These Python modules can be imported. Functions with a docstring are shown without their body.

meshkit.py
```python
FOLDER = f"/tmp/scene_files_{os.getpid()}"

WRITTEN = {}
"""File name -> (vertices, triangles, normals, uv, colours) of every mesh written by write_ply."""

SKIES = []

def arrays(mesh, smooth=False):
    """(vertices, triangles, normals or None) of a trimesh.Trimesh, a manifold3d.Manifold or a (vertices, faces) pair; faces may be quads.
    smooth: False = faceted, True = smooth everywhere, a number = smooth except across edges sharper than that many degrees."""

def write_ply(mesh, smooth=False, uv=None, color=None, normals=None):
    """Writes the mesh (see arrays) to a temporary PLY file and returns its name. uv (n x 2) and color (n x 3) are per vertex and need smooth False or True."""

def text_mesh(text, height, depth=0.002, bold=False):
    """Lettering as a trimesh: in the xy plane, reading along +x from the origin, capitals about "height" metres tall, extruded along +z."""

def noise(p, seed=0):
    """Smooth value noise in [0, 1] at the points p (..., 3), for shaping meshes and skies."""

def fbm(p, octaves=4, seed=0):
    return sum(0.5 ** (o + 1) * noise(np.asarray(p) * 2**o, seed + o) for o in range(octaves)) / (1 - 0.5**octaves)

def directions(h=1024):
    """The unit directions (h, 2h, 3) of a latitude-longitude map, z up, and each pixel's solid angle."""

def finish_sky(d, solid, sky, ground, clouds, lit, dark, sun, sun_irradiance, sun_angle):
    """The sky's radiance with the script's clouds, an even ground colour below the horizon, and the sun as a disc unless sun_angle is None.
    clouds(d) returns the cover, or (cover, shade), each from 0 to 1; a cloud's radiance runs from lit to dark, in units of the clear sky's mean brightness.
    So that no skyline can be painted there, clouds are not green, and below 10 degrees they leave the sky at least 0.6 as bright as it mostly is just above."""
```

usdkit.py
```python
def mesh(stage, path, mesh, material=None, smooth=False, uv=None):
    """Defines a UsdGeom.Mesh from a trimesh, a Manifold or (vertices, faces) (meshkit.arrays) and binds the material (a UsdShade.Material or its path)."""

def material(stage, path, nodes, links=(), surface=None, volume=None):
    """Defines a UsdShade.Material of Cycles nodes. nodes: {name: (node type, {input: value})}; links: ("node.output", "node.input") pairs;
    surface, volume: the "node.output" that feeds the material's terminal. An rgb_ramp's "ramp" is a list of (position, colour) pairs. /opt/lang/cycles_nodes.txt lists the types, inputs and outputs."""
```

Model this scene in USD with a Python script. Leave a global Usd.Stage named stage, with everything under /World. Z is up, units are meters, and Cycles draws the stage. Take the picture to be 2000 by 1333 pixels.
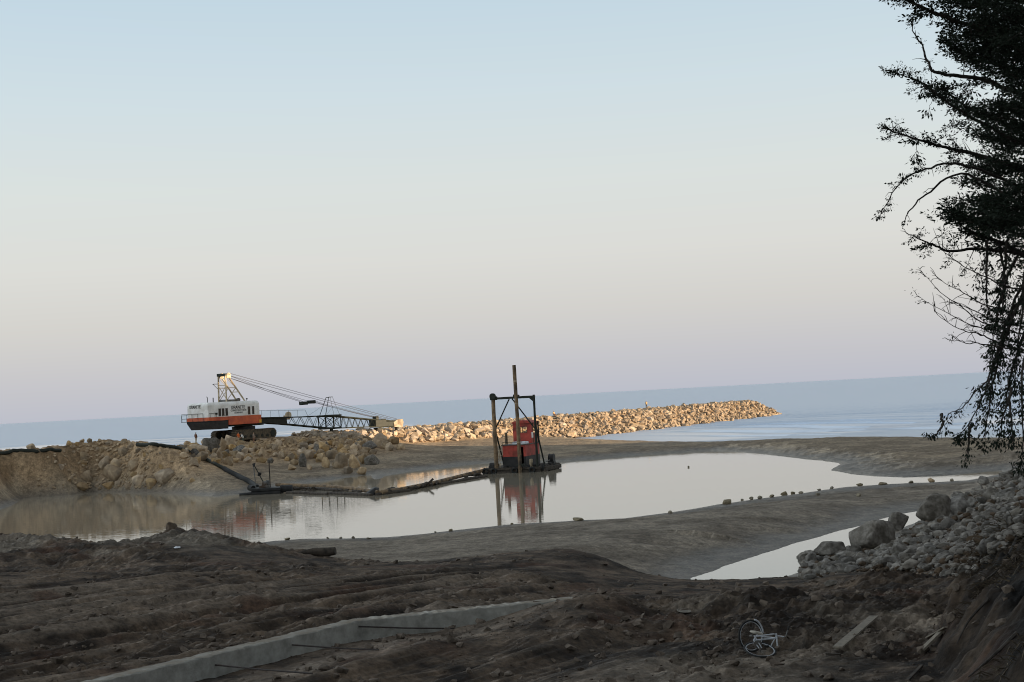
import math, random
import numpy as np
import trimesh
import manifold3d as m3
from scipy.interpolate import RBFInterpolator, RegularGridInterpolator
from scipy.spatial import ConvexHull
import shapely
from shapely.geometry import Polygon
from pxr import Usd, UsdGeom, UsdLux, UsdShade, Gf, Sdf, Vt
import usdkit, meshkit

from concurrent.futures import ThreadPoolExecutor
WORKERS = ThreadPoolExecutor(4)
def fbm(p, octaves=4, seed=0):
    p = np.asarray(p, float)
    if len(p) < 50000: return meshkit.fbm(p, octaves, seed)
    return np.concatenate(list(WORKERS.map(lambda q: meshkit.fbm(q, octaves, seed), np.array_split(p, 16))))
rng = np.random.default_rng(7)
stage = Usd.Stage.CreateInMemory()
UsdGeom.SetStageUpAxis(stage, UsdGeom.Tokens.z)
UsdGeom.SetStageMetersPerUnit(stage, 1.0)
UsdGeom.Xform.Define(stage, '/World')
UsdGeom.Scope.Define(stage, '/World/Looks')

# ------------------------------------------------------------------ camera
ROLL, PITCH, FPX = math.atan(0.0527), math.radians(2.233), 2778.0
EYE = np.array([0.0, 0.0, 10.0])
X0 = np.array([1.0, 0, 0]); FWD = np.array([0, math.cos(PITCH), math.sin(PITCH)]); Z0 = np.array([0, -math.sin(PITCH), math.cos(PITCH)])
RGT = math.cos(ROLL) * X0 - math.sin(ROLL) * Z0
UPV = math.sin(ROLL) * X0 + math.cos(ROLL) * Z0
cam = UsdGeom.Camera.Define(stage, '/World/camera')
cam.CreateFocalLengthAttr(50.0); cam.CreateHorizontalApertureAttr(36.0); cam.CreateVerticalApertureAttr(24.0)
cam.CreateClippingRangeAttr(Gf.Vec2f(0.1, 100000.0))
mm = np.eye(4); mm[0, :3] = RGT; mm[1, :3] = UPV; mm[2, :3] = -FWD; mm[3, :3] = EYE
cam.AddTransformOp().Set(Gf.Matrix4d(*mm.ravel().tolist()))
cam.CreateExposureAttr(1.6)

# ------------------------------------------------------------------ sky and sun
SUN_EL = math.radians(5.0)
SUN = np.array([0.985, -0.17, 0]); SUN /= np.linalg.norm(SUN); SUN = np.array([SUN[0] * math.cos(SUN_EL), SUN[1] * math.cos(SUN_EL), math.sin(SUN_EL)])
SKY = [(-1.0, (.17, .15, .13)), (-.02, (.30, .30, .31)), (0.0, (.475, .50, .58)), (.025, (.515, .525, .575)), (.06, (.60, .59, .585)), (.10, (.668, .662, .645)),
       (.15, (.665, .70, .69)), (.21, (.60, .69, .735)), (.28, (.515, .64, .73)), (.5, (.45, .51, .56)), (1.0, (.37, .40, .43))]
LOW = [(z, tuple(np.interp(z, [q[0] for q in SKY], [q[1][k] for q in SKY]) for k in range(3))) for z in np.linspace(-.04, .36, 41)]
sky_m = usdkit.material(stage, '/World/Looks/sky', {
    "tex": ("sky_texture", {"sky_type": "single_scattering", "sun_disc": False, "sun_elevation": SUN_EL, "sun_rotation": math.atan2(SUN[0], SUN[1])}),
    "tc": ("texture_coordinate", {}), "sep": ("separate_xyz", {}),
    "mr": ("map_range", {"from_min": -1.0, "from_max": 1.0, "to_min": 0.0, "to_max": 1.0}),
    "mlo": ("map_range", {"from_min": -.04, "from_max": .36, "to_min": 0.0, "to_max": 1.0, "clamp": True}), "mpick": ("map_range", {"from_min": .29, "from_max": .35, "to_min": 0.0, "to_max": 1.0, "clamp": True}),
    "rlo": ("rgb_ramp", {"ramp": [((z + .04) / .40, c) for z, c in LOW]}), "pick": ("mix", {}),
    "ramp": ("rgb_ramp", {"ramp": [((z + 1) / 2, c) for z, c in SKY]}),
    "gain": ("mix", {"mix_type": "multiply", "fac": 1.0, "color2": (3.55, 3.55, 3.55)}),
    "mx": ("mix", {"fac": 0.93}),
    "bg": ("background_shader", {"strength": 0.1})},
    [("tc.generated", "sep.vector"), ("sep.z", "mr.value"), ("mr.result", "ramp.fac"), ("sep.z", "mlo.value"), ("mlo.result", "rlo.fac"), ("sep.z", "mpick.value"), ("mpick.result", "pick.fac"), ("rlo.color", "pick.color1"), ("ramp.color", "pick.color2"), ("pick.color", "gain.color1"), ("tex.color", "mx.color1"), ("gain.color", "mx.color2"), ("mx.color", "bg.color")],
    surface="bg.background")
dome = UsdLux.DomeLight.Define(stage, '/World/sky')
UsdShade.MaterialBindingAPI.Apply(dome.GetPrim()).Bind(sky_m)
sun = UsdLux.DistantLight.Define(stage, '/World/sun')
sun.CreateIntensityAttr(0.95); sun.CreateNormalizeAttr(True); sun.CreateAngleAttr(0.5); sun.CreateColorAttr(Gf.Vec3f(1.0, 0.77, 0.52))
sun.AddTransformOp().Set(Gf.Matrix4d(Gf.Rotation(Gf.Vec3d(0, 0, 1), Gf.Vec3d(*SUN.tolist())), Gf.Vec3d(0, 0, 0)))

# ------------------------------------------------------------------ helpers
def ray(px, py):
    v = FWD * FPX + RGT * (px - 1000.0) - UPV * (py - 666.5)
    return v / v[1]
def P(px, py, d): return EYE + ray(px, py) * d                       # the point at distance d (world y) that the photograph shows there
def G(px, py, z=0.0):
    r = ray(px, py); return EYE + r * ((z - EYE[2]) / r[2])
def XD(px, d): return (px - 1000.0) / FPX * d

used = {}
def numbered(parent, name):
    k = used.get((parent, name), 0); used[(parent, name)] = k + 1
    return f'{parent}/{name}' if k == 0 else f'{parent}/{name}_{k:03d}'
def tag(o, label=None, cat=None, group=None, kind=None):
    p = o if isinstance(o, Usd.Prim) else o.GetPrim()
    for k, v in (('label', label), ('category', cat), ('group', group), ('kind', kind)):
        if v: p.SetCustomDataByKey(k, v)
    return p
def thing(name, label, cat, loc=(0, 0, 0), rotz=0.0, group=None):
    x = UsdGeom.Xform.Define(stage, numbered('/World', name))
    x.AddTranslateOp().Set(Gf.Vec3d(*map(float, loc)))
    if rotz: x.AddRotateZOp().Set(float(rotz))
    tag(x, label, cat, group)
    return x.GetPath().pathString
def part(parent, name, mesh, mat, smooth=False, label=None):
    m = usdkit.mesh(stage, numbered(parent, name), mesh, mat, smooth=smooth)
    if label: tag(m, label)
    return m.GetPath().pathString
def single(name, mesh, mat, label, cat, group=None, kind=None, smooth=False):
    m = usdkit.mesh(stage, numbered('/World', name), mesh, mat, smooth=smooth)
    tag(m, label, cat, group, kind); return m
def merge(ms): return trimesh.util.concatenate(ms)
def box(sx, sy, sz, c=(0, 0, 0), ch=0.0):
    if ch > 0:
        pts = []
        for x in (-1, 1):
            for y in (-1, 1):
                for z in (-1, 1):
                    pts += [(x * (sx / 2 - ch), y * (sy / 2 - ch), z * sz / 2), (x * (sx / 2 - ch), y * sy / 2, z * (sz / 2 - ch)), (x * sx / 2, y * (sy / 2 - ch), z * (sz / 2 - ch))]
        b = trimesh.convex.convex_hull(np.array(pts))
    else:
        b = trimesh.creation.box([sx, sy, sz])
    b.apply_translation(c); return b
def tube(pts, r, n=8, cap=True):
    pts = np.asarray(pts, float); k = len(pts)
    r = np.broadcast_to(np.asarray(r, float), (k,))
    t = np.gradient(pts, axis=0); t /= np.maximum(np.linalg.norm(t, axis=1, keepdims=True), 1e-9)
    a = np.array([0, 0, 1.0]) if abs(t[0][2]) < .9 else np.array([1.0, 0, 0])
    V = []; u = np.cross(t[0], a); u /= np.linalg.norm(u)
    for i in range(k):
        u = u - t[i] * (u @ t[i]); u /= max(np.linalg.norm(u), 1e-9); w = np.cross(t[i], u)
        th = np.arange(n) / n * 2 * math.pi
        V.append(pts[i] + r[i] * (np.cos(th)[:, None] * u + np.sin(th)[:, None] * w))
    F = []
    for i in range(k - 1):
        for j in range(n):
            a0, b0 = i * n + j, i * n + (j + 1) % n
            F += [(a0, b0, b0 + n), (a0, b0 + n, a0 + n)]
    V = np.vstack(V)
    if cap:
        V = np.vstack([V, pts[0], pts[-1]]); c0, c1 = len(V) - 2, len(V) - 1
        for j in range(n):
            F += [(c0, (j + 1) % n, j), (c1, (k - 1) * n + j, (k - 1) * n + (j + 1) % n)]
    return trimesh.Trimesh(V, np.array(F), process=False)
def bar(a, b, r, n=8): return tube([a, b], r, n)
def beam(a, b, w, h):
    a, b = np.asarray(a, float), np.asarray(b, float); d = b - a; L = np.linalg.norm(d); d /= L
    up = np.array([0, 0, 1.0]) if abs(d[2]) < .95 else np.array([0, 1.0, 0])
    s = np.cross(up, d); s /= np.linalg.norm(s); u = np.cross(d, s)
    m = trimesh.creation.box([w, L, h]); M = np.eye(4); M[:3, 0] = s; M[:3, 1] = d; M[:3, 2] = u; M[:3, 3] = (a + b) / 2
    m.apply_transform(M); return m
def disc(c, r, w, axis='x', n=20):
    m = trimesh.creation.cylinder(r, w, sections=n)
    if axis == 'x': m.apply_transform(trimesh.transformations.rotation_matrix(math.pi / 2, [0, 1, 0]))
    if axis == 'y': m.apply_transform(trimesh.transformations.rotation_matrix(math.pi / 2, [1, 0, 0]))
    m.apply_translation(c); return m
def torus(R, r, n=32, k=8):
    a = np.linspace(0, 2 * math.pi, n, endpoint=False); b = np.linspace(0, 2 * math.pi, k, endpoint=False)
    A, B = np.meshgrid(a, b, indexing='ij')
    V = np.stack([(R + r * np.cos(B)) * np.cos(A), (R + r * np.cos(B)) * np.sin(A), r * np.sin(B)], -1).reshape(-1, 3)
    F = []
    for i in range(n):
        for j in range(k):
            p, q = i * k + j, ((i + 1) % n) * k + j; p2, q2 = i * k + (j + 1) % k, ((i + 1) % n) * k + (j + 1) % k
            F += [(p, q, q2), (p, q2, p2)]
    return trimesh.Trimesh(V, np.array(F), process=False)
def rot(m, ang, axis, c=(0, 0, 0)): m.apply_transform(trimesh.transformations.rotation_matrix(ang, axis, c)); return m

def mat(name, c1, c2, scale=4.0, rough=0.8, bump=0.0, bscale=None, c3=None, s3=0.6, spec=0.3, metallic=0.0, vary=0.0, detail=6, pos=(.35, .65)):
    """two tones mixed by noise over the surface, a third in larger stains, per object variation and fine relief"""
    n = {"g": ("geometry", {}), "n": ("noise_texture", {"scale": scale, "detail": float(detail), "roughness": .62}),
         "r": ("rgb_ramp", {"ramp": [(pos[0], c1), (pos[1], c2)]}),
         "p": ("principled_bsdf", {"roughness": rough, "specular_ior_level": spec, "metallic": metallic})}
    l = [("g.position", "n.vector"), ("n.fac", "r.fac")]
    out = "r.color"
    if c3 is not None:
        n["n3"] = ("noise_texture", {"scale": s3, "detail": 5.0, "roughness": .6}); n["r3"] = ("rgb_ramp", {"ramp": [(.48, (0, 0, 0)), (.66, (1, 1, 1))]})
        n["m3"] = ("mix", {"color2": c3}); l += [("g.position", "n3.vector"), ("n3.fac", "r3.fac"), ("r3.color", "m3.fac"), (out, "m3.color1")]; out = "m3.color"
    if vary:
        n["oi"] = ("object_info", {}); n["hv"] = ("hsv", {"saturation": 1.0})
        n["mv"] = ("map_range", {"from_min": 0.0, "from_max": 1.0, "to_min": 1.0 - vary, "to_max": 1.0 + vary})
        n["ms"] = ("math", {"math_type": "multiply", "value2": 7.31}); n["mf"] = ("math", {"math_type": "fraction"})
        n["mw"] = ("map_range", {"from_min": 0.0, "from_max": 1.0, "to_min": .8, "to_max": 1.25})
        l += [("oi.random", "mv.value"), ("mv.result", "hv.value"), ("oi.random", "ms.value1"), ("ms.value", "mf.value1"), ("mf.value", "mw.value"), ("mw.result", "hv.saturation"), (out, "hv.color")]; out = "hv.color"
    l.append((out, "p.base_color"))
    if bump:
        n["nb"] = ("noise_texture", {"scale": bscale or scale * 3, "detail": 6.0, "roughness": .65}); n["b"] = ("bump", {"strength": 1.0, "distance": bump})
        l += [("g.position", "nb.vector"), ("nb.fac", "b.height"), ("b.normal", "p.normal")]
    return usdkit.material(stage, '/World/Looks/' + name, n, l, surface="p.BSDF")

# ------------------------------------------------------------------ materials
M = {}
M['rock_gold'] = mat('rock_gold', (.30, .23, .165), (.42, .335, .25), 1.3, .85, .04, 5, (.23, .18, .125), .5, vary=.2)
M['shore'] = mat('shore_clod', (.15, .125, .088), (.27, .228, .16), 6, .9, .03, 12, vary=.2)
M['rock_tan'] = mat('rock_tan', (.27, .18, .10), (.45, .33, .20), 1.6, .85, .04, 5, (.20, .15, .10), .6, vary=.30)
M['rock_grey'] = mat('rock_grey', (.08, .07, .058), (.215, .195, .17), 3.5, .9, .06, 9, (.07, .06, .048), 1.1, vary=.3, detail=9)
M['clod'] = mat('clod', (.045, .032, .022), (.11, .08, .056), 4, .95, .03, 12, vary=.3)
M['concrete'] = usdkit.material(stage, '/World/Looks/concrete', {
    "g": ("geometry", {}), "n": ("noise_texture", {"scale": 3.0, "detail": 8.0, "roughness": .7}), "r": ("rgb_ramp", {"ramp": [(.3, (.20, .192, .17)), (.7, (.40, .385, .345))]}),
    "sx": ("separate_xyz", {}), "up": ("map_range", {"from_min": .6, "from_max": .95, "to_min": 0.0, "to_max": 1.0}), "n2": ("noise_texture", {"scale": 2.2, "detail": 7.0, "roughness": .7}), "r2": ("rgb_ramp", {"ramp": [(.36, (1, 1, 1)), (.62, (.25, .25, .25))]}),
    "d": ("math", {"math_type": "multiply"}), "m": ("mix", {"color2": (.20, .165, .125)}), "nb": ("noise_texture", {"scale": 14.0, "detail": 8.0, "roughness": .7}), "b": ("bump", {"distance": .02}), "p": ("principled_bsdf", {"roughness": .9, "specular_ior_level": .2})},
    [("g.position", "n.vector"), ("g.position", "n2.vector"), ("g.position", "nb.vector"), ("n.fac", "r.fac"), ("g.true_normal", "sx.vector"), ("sx.z", "up.value"), ("n2.fac", "r2.fac"), ("up.result", "d.value1"), ("r2.color", "d.value2"), ("d.value", "m.fac"), ("r.color", "m.color1"), ("m.color", "p.base_color"), ("nb.fac", "b.height"), ("b.normal", "p.normal")], surface="p.BSDF")
M['rebar'] = mat('rebar', (.02, .018, .018), (.05, .035, .028), 30, .7)
M['wood'] = mat('wood', (.13, .11, .085), (.23, .195, .15), 9, .85, .006, 40)
M['old_wood'] = mat('old_wood', (.03, .024, .019), (.085, .066, .05), 3, .9, .02, 12)
M['dry_grass'] = mat('dry_grass', (.05, .038, .026), (.13, .10, .065), 6, .9)
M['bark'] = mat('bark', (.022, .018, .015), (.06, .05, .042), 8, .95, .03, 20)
M['white_paint'] = mat('white_paint', (.75, .73, .69), (.86, .845, .81), 1.5, .5, .01, 2, (.62, .59, .54), .6, spec=.4)
M['red_paint'] = mat('red_paint', (.50, .09, .030), (.62, .13, .045), 1.6, .55, .01, 3, (.36, .06, .035), .5, spec=.4)
M['dredge_red'] = mat('dredge_red', (.37, .05, .035), (.49, .08, .055), 1.4, .65, .01, 3, (.20, .045, .03), .8, spec=.35)
M['black_paint'] = mat('black_paint', (.012, .012, .012), (.035, .032, .03), 1.5, .6, .02, 3)
M['dark_steel'] = mat('dark_steel', (.010, .013, .008), (.026, .028, .020), 2, .65)
M['cream_paint'] = mat('cream_paint', (.42, .34, .22), (.56, .46, .32), 1.5, .6, .01, 4, (.28, .20, .12), .8)
M['worn_cream'] = mat('worn_cream', (.26, .20, .135), (.38, .31, .22), 1.5, .7, .02, 4, (.16, .11, .07), .9)
M['rust_steel'] = mat('rust_steel', (.13, .085, .048), (.27, .18, .10), 1.6, .8, .02, 6, (.05, .04, .03), .9)
M['grey_steel'] = mat('grey_steel', (.09, .09, .085), (.18, .175, .165), 2, .6, .01, 5, (.08, .05, .03), .8)
M['track_steel'] = mat('track_steel', (.045, .038, .028), (.13, .10, .065), 2.5, .85, .03, 6)
M['yellow_paint'] = mat('yellow_paint', (.55, .30, .03), (.65, .38, .06), 2, .6)
M['glass_dark'] = usdkit.material(stage, '/World/Looks/glass_dark', {"p": ("principled_bsdf", {"base_color": (.02, .022, .024), "roughness": .12})}, [], surface="p.BSDF")
M['window_pane'] = usdkit.material(stage, '/World/Looks/window_pane', {
    "t": ("transparent_bsdf", {"color": (.9, .92, .9)}), "gl": ("glossy_bsdf", {"roughness": .05}), "f": ("fresnel", {"IOR": 1.5}), "m": ("mix_closure", {})},
    [("f.fac", "m.fac"), ("t.BSDF", "m.closure1"), ("gl.BSDF", "m.closure2")], surface="m.closure")
M['rubber'] = mat('rubber', (.012, .012, .012), (.03, .03, .028), 8, .85)
M['bike_white'] = mat('bike_white', (.36, .38, .41), (.52, .53, .55), 14, .45, spec=.5)
M['saddle'] = mat('saddle', (.38, .34, .28), (.48, .44, .37), 8, .7)
M['paper'] = mat('paper', (.6, .62, .66), (.75, .75, .76), 8, .8)
M['skin'] = mat('skin', (.40, .25, .17), (.46, .29, .20), 8, .6)
for nm, c in (('cloth_orange', (.75, .16, .035)), ('cloth_white', (.75, .74, .70)), ('cloth_brown', (.22, .11, .07)), ('cloth_green', (.10, .13, .10)), ('cloth_dark', (.05, .05, .06)), ('cloth_tan', (.48, .33, .16)), ('cloth_cream', (.65, .60, .50)), ('hair_dark', (.04, .03, .02)), ('cloth_grey', (.28, .22, .18))):
    M[nm] = mat(nm, tuple(x * .85 for x in c), c, 10, .9)

# ------------------------------------------------------------------ the lie of the land
POND = [(-400, 1030), (-120, 1012), (0, 996), (30, 985), (48, 973), (100, 970), (140, 967), (175, 962), (212, 961), (260, 962), (325, 963), (372, 966), (412, 971), (450, 966), (505, 962), (545, 952), (600, 944), (660, 936), (700, 930), (722, 928), (728, 938), (742, 936), (756, 930), (800, 922), (870, 914), (943, 905), (1030, 905), (1093, 904), (1170, 897), (1250, 890), (1380, 881.5), (1440, 883), (1500, 889), (1550, 895), (1600, 900), (1638, 905), (1641, 908), (1621, 918), (1660, 927), (1710, 931), (1760, 933), (1850, 929), (1900, 925), (1955, 919),
        (1958, 926), (1880, 940), (1800, 944), (1740, 947), (1640, 953), (1560, 965), (1480, 975), (1400, 986), (1300, 1003), (1212, 1014), (1120, 1018), (1000, 1025), (880, 1037), (820, 1044), (760, 1050), (680, 1052), (600, 1053), (530, 1058), (470, 1066), (300, 1080), (100, 1088), (-150, 1100), (-450, 1120)]
CREEK = [(1351, 1129), (1400, 1112), (1440, 1099), (1490, 1083), (1545, 1065), (1610, 1047), (1674, 1029), (1737, 1010), (1772, 1003), (1815, 996), (1800, 1016), (1740, 1040), (1680, 1064), (1620, 1082), (1580, 1112), (1545, 1124), (1496, 1136), (1450, 1145), (1400, 1158), (1365, 1150)]
SEA_SHORE = [(-140, 218), (-100, 224), (-72, 232), (-62, 246), (-54, 262), (-45, 277), (-31, 293), (-15, 301), (0, 305), (10, 303.5), (17.5, 300), (22, 286), (28, 268), (38, 252), (52, 243), (60, 240), (66, 226), (70, 214), (74, 204), (84, 202), (98, 208), (110, 230), (122, 244), (190, 254)]
pond_poly = np.array([G(a, b)[:2] for a, b in POND]); creek_poly = np.array([G(a, b)[:2] for a, b in CREEK])
sea_poly = np.array(SEA_SHORE + [(90000, 262), (90000, 90000), (-90000, 90000), (-90000, 218)], float)

SD = {}
def sdist(x, y, poly):
    """signed distance to a polygon, positive inside; remembered for the big point sets"""
    key = (id(poly), np.size(x), float(np.ravel(x)[0]), float(np.ravel(y)[-1]))
    if np.size(x) > 5000 and key in SD: return SD[key].reshape(np.shape(x))
    r = sdist0(x, y, poly)
    if np.size(x) > 5000: SD[key] = r
    return r
def sdist0(x, y, poly):
    if np.size(x) > 5000:                                             # far from the shore the value is only clipped anyway
        x, y = np.ravel(x), np.ravel(y); lo, hi_ = poly.min(0) - 40, poly.max(0) + 40
        near = (x > lo[0]) & (x < hi_[0]) & (y > lo[1]) & (y < hi_[1])
        out = np.full(len(x), -40.0); out[near] = sdist1(x[near], y[near], poly); return out
    return sdist1(x, y, poly)
def sdist1(x, y, poly):
    p = np.stack([x, y], -1).reshape(-1, 2); best = np.full(len(p), 1e18); inside = np.zeros(len(p), bool)
    a = poly; b = np.roll(poly, -1, 0)
    for (ax, ay), (bx, by) in zip(a, b):
        ex, ey = bx - ax, by - ay
        t = np.clip(((p[:, 0] - ax) * ex + (p[:, 1] - ay) * ey) / max(ex * ex + ey * ey, 1e-12), 0, 1)
        best = np.minimum(best, (p[:, 0] - ax - t * ex) ** 2 + (p[:, 1] - ay - t * ey) ** 2)
        c = (ay > p[:, 1]) != (by > p[:, 1])
        if ey != 0:
            inside ^= c & (p[:, 0] < ex * (p[:, 1] - ay) / ey + ax)
    return (np.sqrt(best) * np.where(inside, 1, -1)).reshape(np.shape(x))
def sstep(a, b, x):
    t = np.clip((x - a) / (b - a), 0, 1); return t * t * (3 - 2 * t)

C = []
def cp(d, items):
    for px, z in items:
        f = d * math.cos(PITCH) + (z - 10) * math.sin(PITCH); u = -d * math.sin(PITCH) + (z - 10) * math.cos(PITCH)
        C.append((((px - 1000.0) / FPX * f + math.sin(ROLL) * u) / math.cos(ROLL), d, z))
cp(23, [(-900, 4.7), (-100, 4.55), (1000, 4.45), (1600, 4.4), (2400, 4.5)])
cp(30, [(-900, 4.5), (-100, 4.35), (400, 4.3), (1000, 4.3), (1500, 4.3), (1750, 4.35), (2400, 4.5)])
cp(38, [(-900, 4.3), (0, 4.15), (400, 4.15), (900, 4.25), (1200, 4.2), (1500, 4.1), (1800, 4.2), (2400, 4.6)])
cp(48, [(-900, 4.0), (0, 3.95), (400, 3.85), (800, 3.7), (1000, 3.5), (1200, 3.35), (1400, 3.2), (1600, 3.0), (1800, 3.3), (2000, 4.2), (2400, 5.5)])
cp(56, [(-900, 3.9), (0, 3.75), (400, 3.65), (800, 3.25), (1000, 3.1), (1200, 2.7), (1350, 2.3), (1450, 2.3), (1600, 2.3), (1700, 2.3), (1850, 2.6), (2000, 3.9), (2400, 6)])
cp(60, [(1250, 2.2), (1350, 1.9), (1450, 1.9), (1560, 1.9), (1700, 1.9)])
cp(66, [(-900, 3.6), (0, 3.5), (200, 3.1), (300, 3.5), (450, 3.3), (550, 2.8), (700, 2.5), (900, 2.75), (1050, 2.9), (1180, 3.0), (1240, 2.6), (1290, 1.1), (1350, .7), (1450, .8), (1550, 1.0), (1700, 1.3), (1850, 2.0), (2000, 3.3), (2400, 6)])
cp(76, [(-900, 3.6), (-200, 3.8), (0, 4.25), (100, 4.2), (160, 3.7), (215, 2.9), (260, 3.3), (320, 4.2), (370, 4.1), (420, 3.7), (470, 3.1), (530, 2.6), (600, 1.9), (750, 1.3), (900, 1.3), (1100, 1.6), (1250, 1.3), (1700, .8), (1850, 1.6), (1950, 2.6), (2050, 3.4), (2400, 6)])
cp(86, [(-900, 1.6), (0, 1.3), (300, 1.3), (600, 1.0), (800, 1.0), (1000, 1.1), (1200, 1.2), (1400, 1.1), (1850, 1.2), (1950, 2.4), (2050, 3.4), (2400, 6)])
cp(98, [(-900, .8), (300, .7), (700, .7), (1000, .7), (1200, .95), (1400, 1.1), (1600, .9), (1850, .6), (1920, 1.3), (2000, 2.6), (2400, 6)])
cp(112, [(1250, .7), (1500, .75), (1700, .4), (1850, .4), (1930, .7), (2000, 1.7), (2400, 6)])
cp(124, [(1600, .35), (1700, .25), (1850, .25), (1930, .35), (2000, 1.0), (2400, 6)])
cp(135, [(1750, .3), (1900, .4), (2000, 1.0), (2400, 6)])
cp(160, [(-900, .5), (-100, .4), (0, .4), (100, .4), (400, .3), (1750, .7), (1900, .9), (2100, 1.5), (2400, 5)])
cp(172, [(-900, 1.5), (-100, 1.2), (0, 1.3), (100, 1.4), (200, 1.8), (300, 1.4), (400, .5), (1750, .7), (1900, .8)])
cp(180, [(-900, 4.5), (-100, 4.4), (0, 4.6), (100, 4.9), (200, 5.0), (300, 4.0), (360, 2.2), (420, .9), (520, .5), (1700, .7), (1900, .7)])
cp(190, [(-900, 5.8), (-100, 5.7), (0, 5.95), (60, 5.95), (110, 6.4), (150, 7.15), (200, 7.4), (250, 7.0), (300, 6.1), (350, 4.2), (420, 2.0), (500, .8), (600, .5), (1700, .8), (1900, .8)])
cp(200, [(-900, 5.7), (-100, 5.7), (0, 5.9), (100, 6.2), (200, 7.1), (260, 6.7), (320, 5.6), (380, 3.9), (440, 2.5), (520, 1.3), (600, .9), (700, .6), (1700, .8), (1900, .8), (2100, 1.0)])
cp(212, [(-900, 3.6), (0, 3.8), (150, 4.6), (250, 5.3), (320, 5.2), (380, 4.7), (440, 3.4), (520, 1.9), (600, 1.3), (680, 1.1), (760, .9), (850, .6), (1300, .8), (1500, .9), (1700, .8)])
cp(225, [(-900, 1.2), (0, 1.2), (200, 2.5), (300, 4.3), (370, 5.0), (430, 4.8), (500, 3.6), (600, 2.7), (700, 1.9), (780, 1.3), (880, 1.0), (1000, .8), (1100, .7), (1300, .8), (1450, .8)])
cp(236, [(250, 1.0), (330, 4.0), (380, 5.1), (430, 5.25), (500, 5.1), (560, 4.4), (640, 3.7), (720, 2.7), (800, 1.7), (900, 1.4), (1000, 1.1), (1150, .8), (1300, .6)])
cp(250, [(330, 2.0), (380, 4.8), (450, 5.25), (540, 5.2), (620, 4.6), (700, 4.0), (760, 2.8), (850, 1.7), (950, 1.4), (1050, 1.1), (1200, .6)])
cp(264, [(430, 3.0), (500, 4.7), (600, 5.0), (700, 4.6), (800, 2.0), (900, 1.6), (1000, 1.3), (1100, .8)])
C = np.array(C)
def warp(x, y): return np.stack([x / (y + 8.0) * 2.2, np.log(np.maximum(y, 5.0)) * 1.5], -1)
base_rbf = RBFInterpolator(warp(C[:, 0], C[:, 1]), C[:, 2], kernel='linear', neighbors=24, smoothing=0.0)
# the rough survey is resampled on an even grid so that it can be read off fast
gu, gv = np.linspace(-1.5, 1.5, 301), np.linspace(math.log(20.0), math.log(470.0), 320)
GU, GV = np.meshgrid(gu, gv, indexing='ij')
gy = np.exp(GV); gx = GU * (gy + 8.0)
gz = base_rbf(warp(gx.ravel(), np.clip(gy.ravel(), 20, 290))).reshape(gx.shape)
from scipy.ndimage import gaussian_filter
gz = gaussian_filter(gz, (1.6, 1.6))
base_i = RegularGridInterpolator((gu, gv), gz, bounds_error=False, fill_value=None)
def base(x, y):
    yy = np.clip(y, 20.5, 465.0); return base_i(np.stack([np.clip(x / (yy + 8.0), -1.5, 1.5), np.log(yy)], -1))

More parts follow.
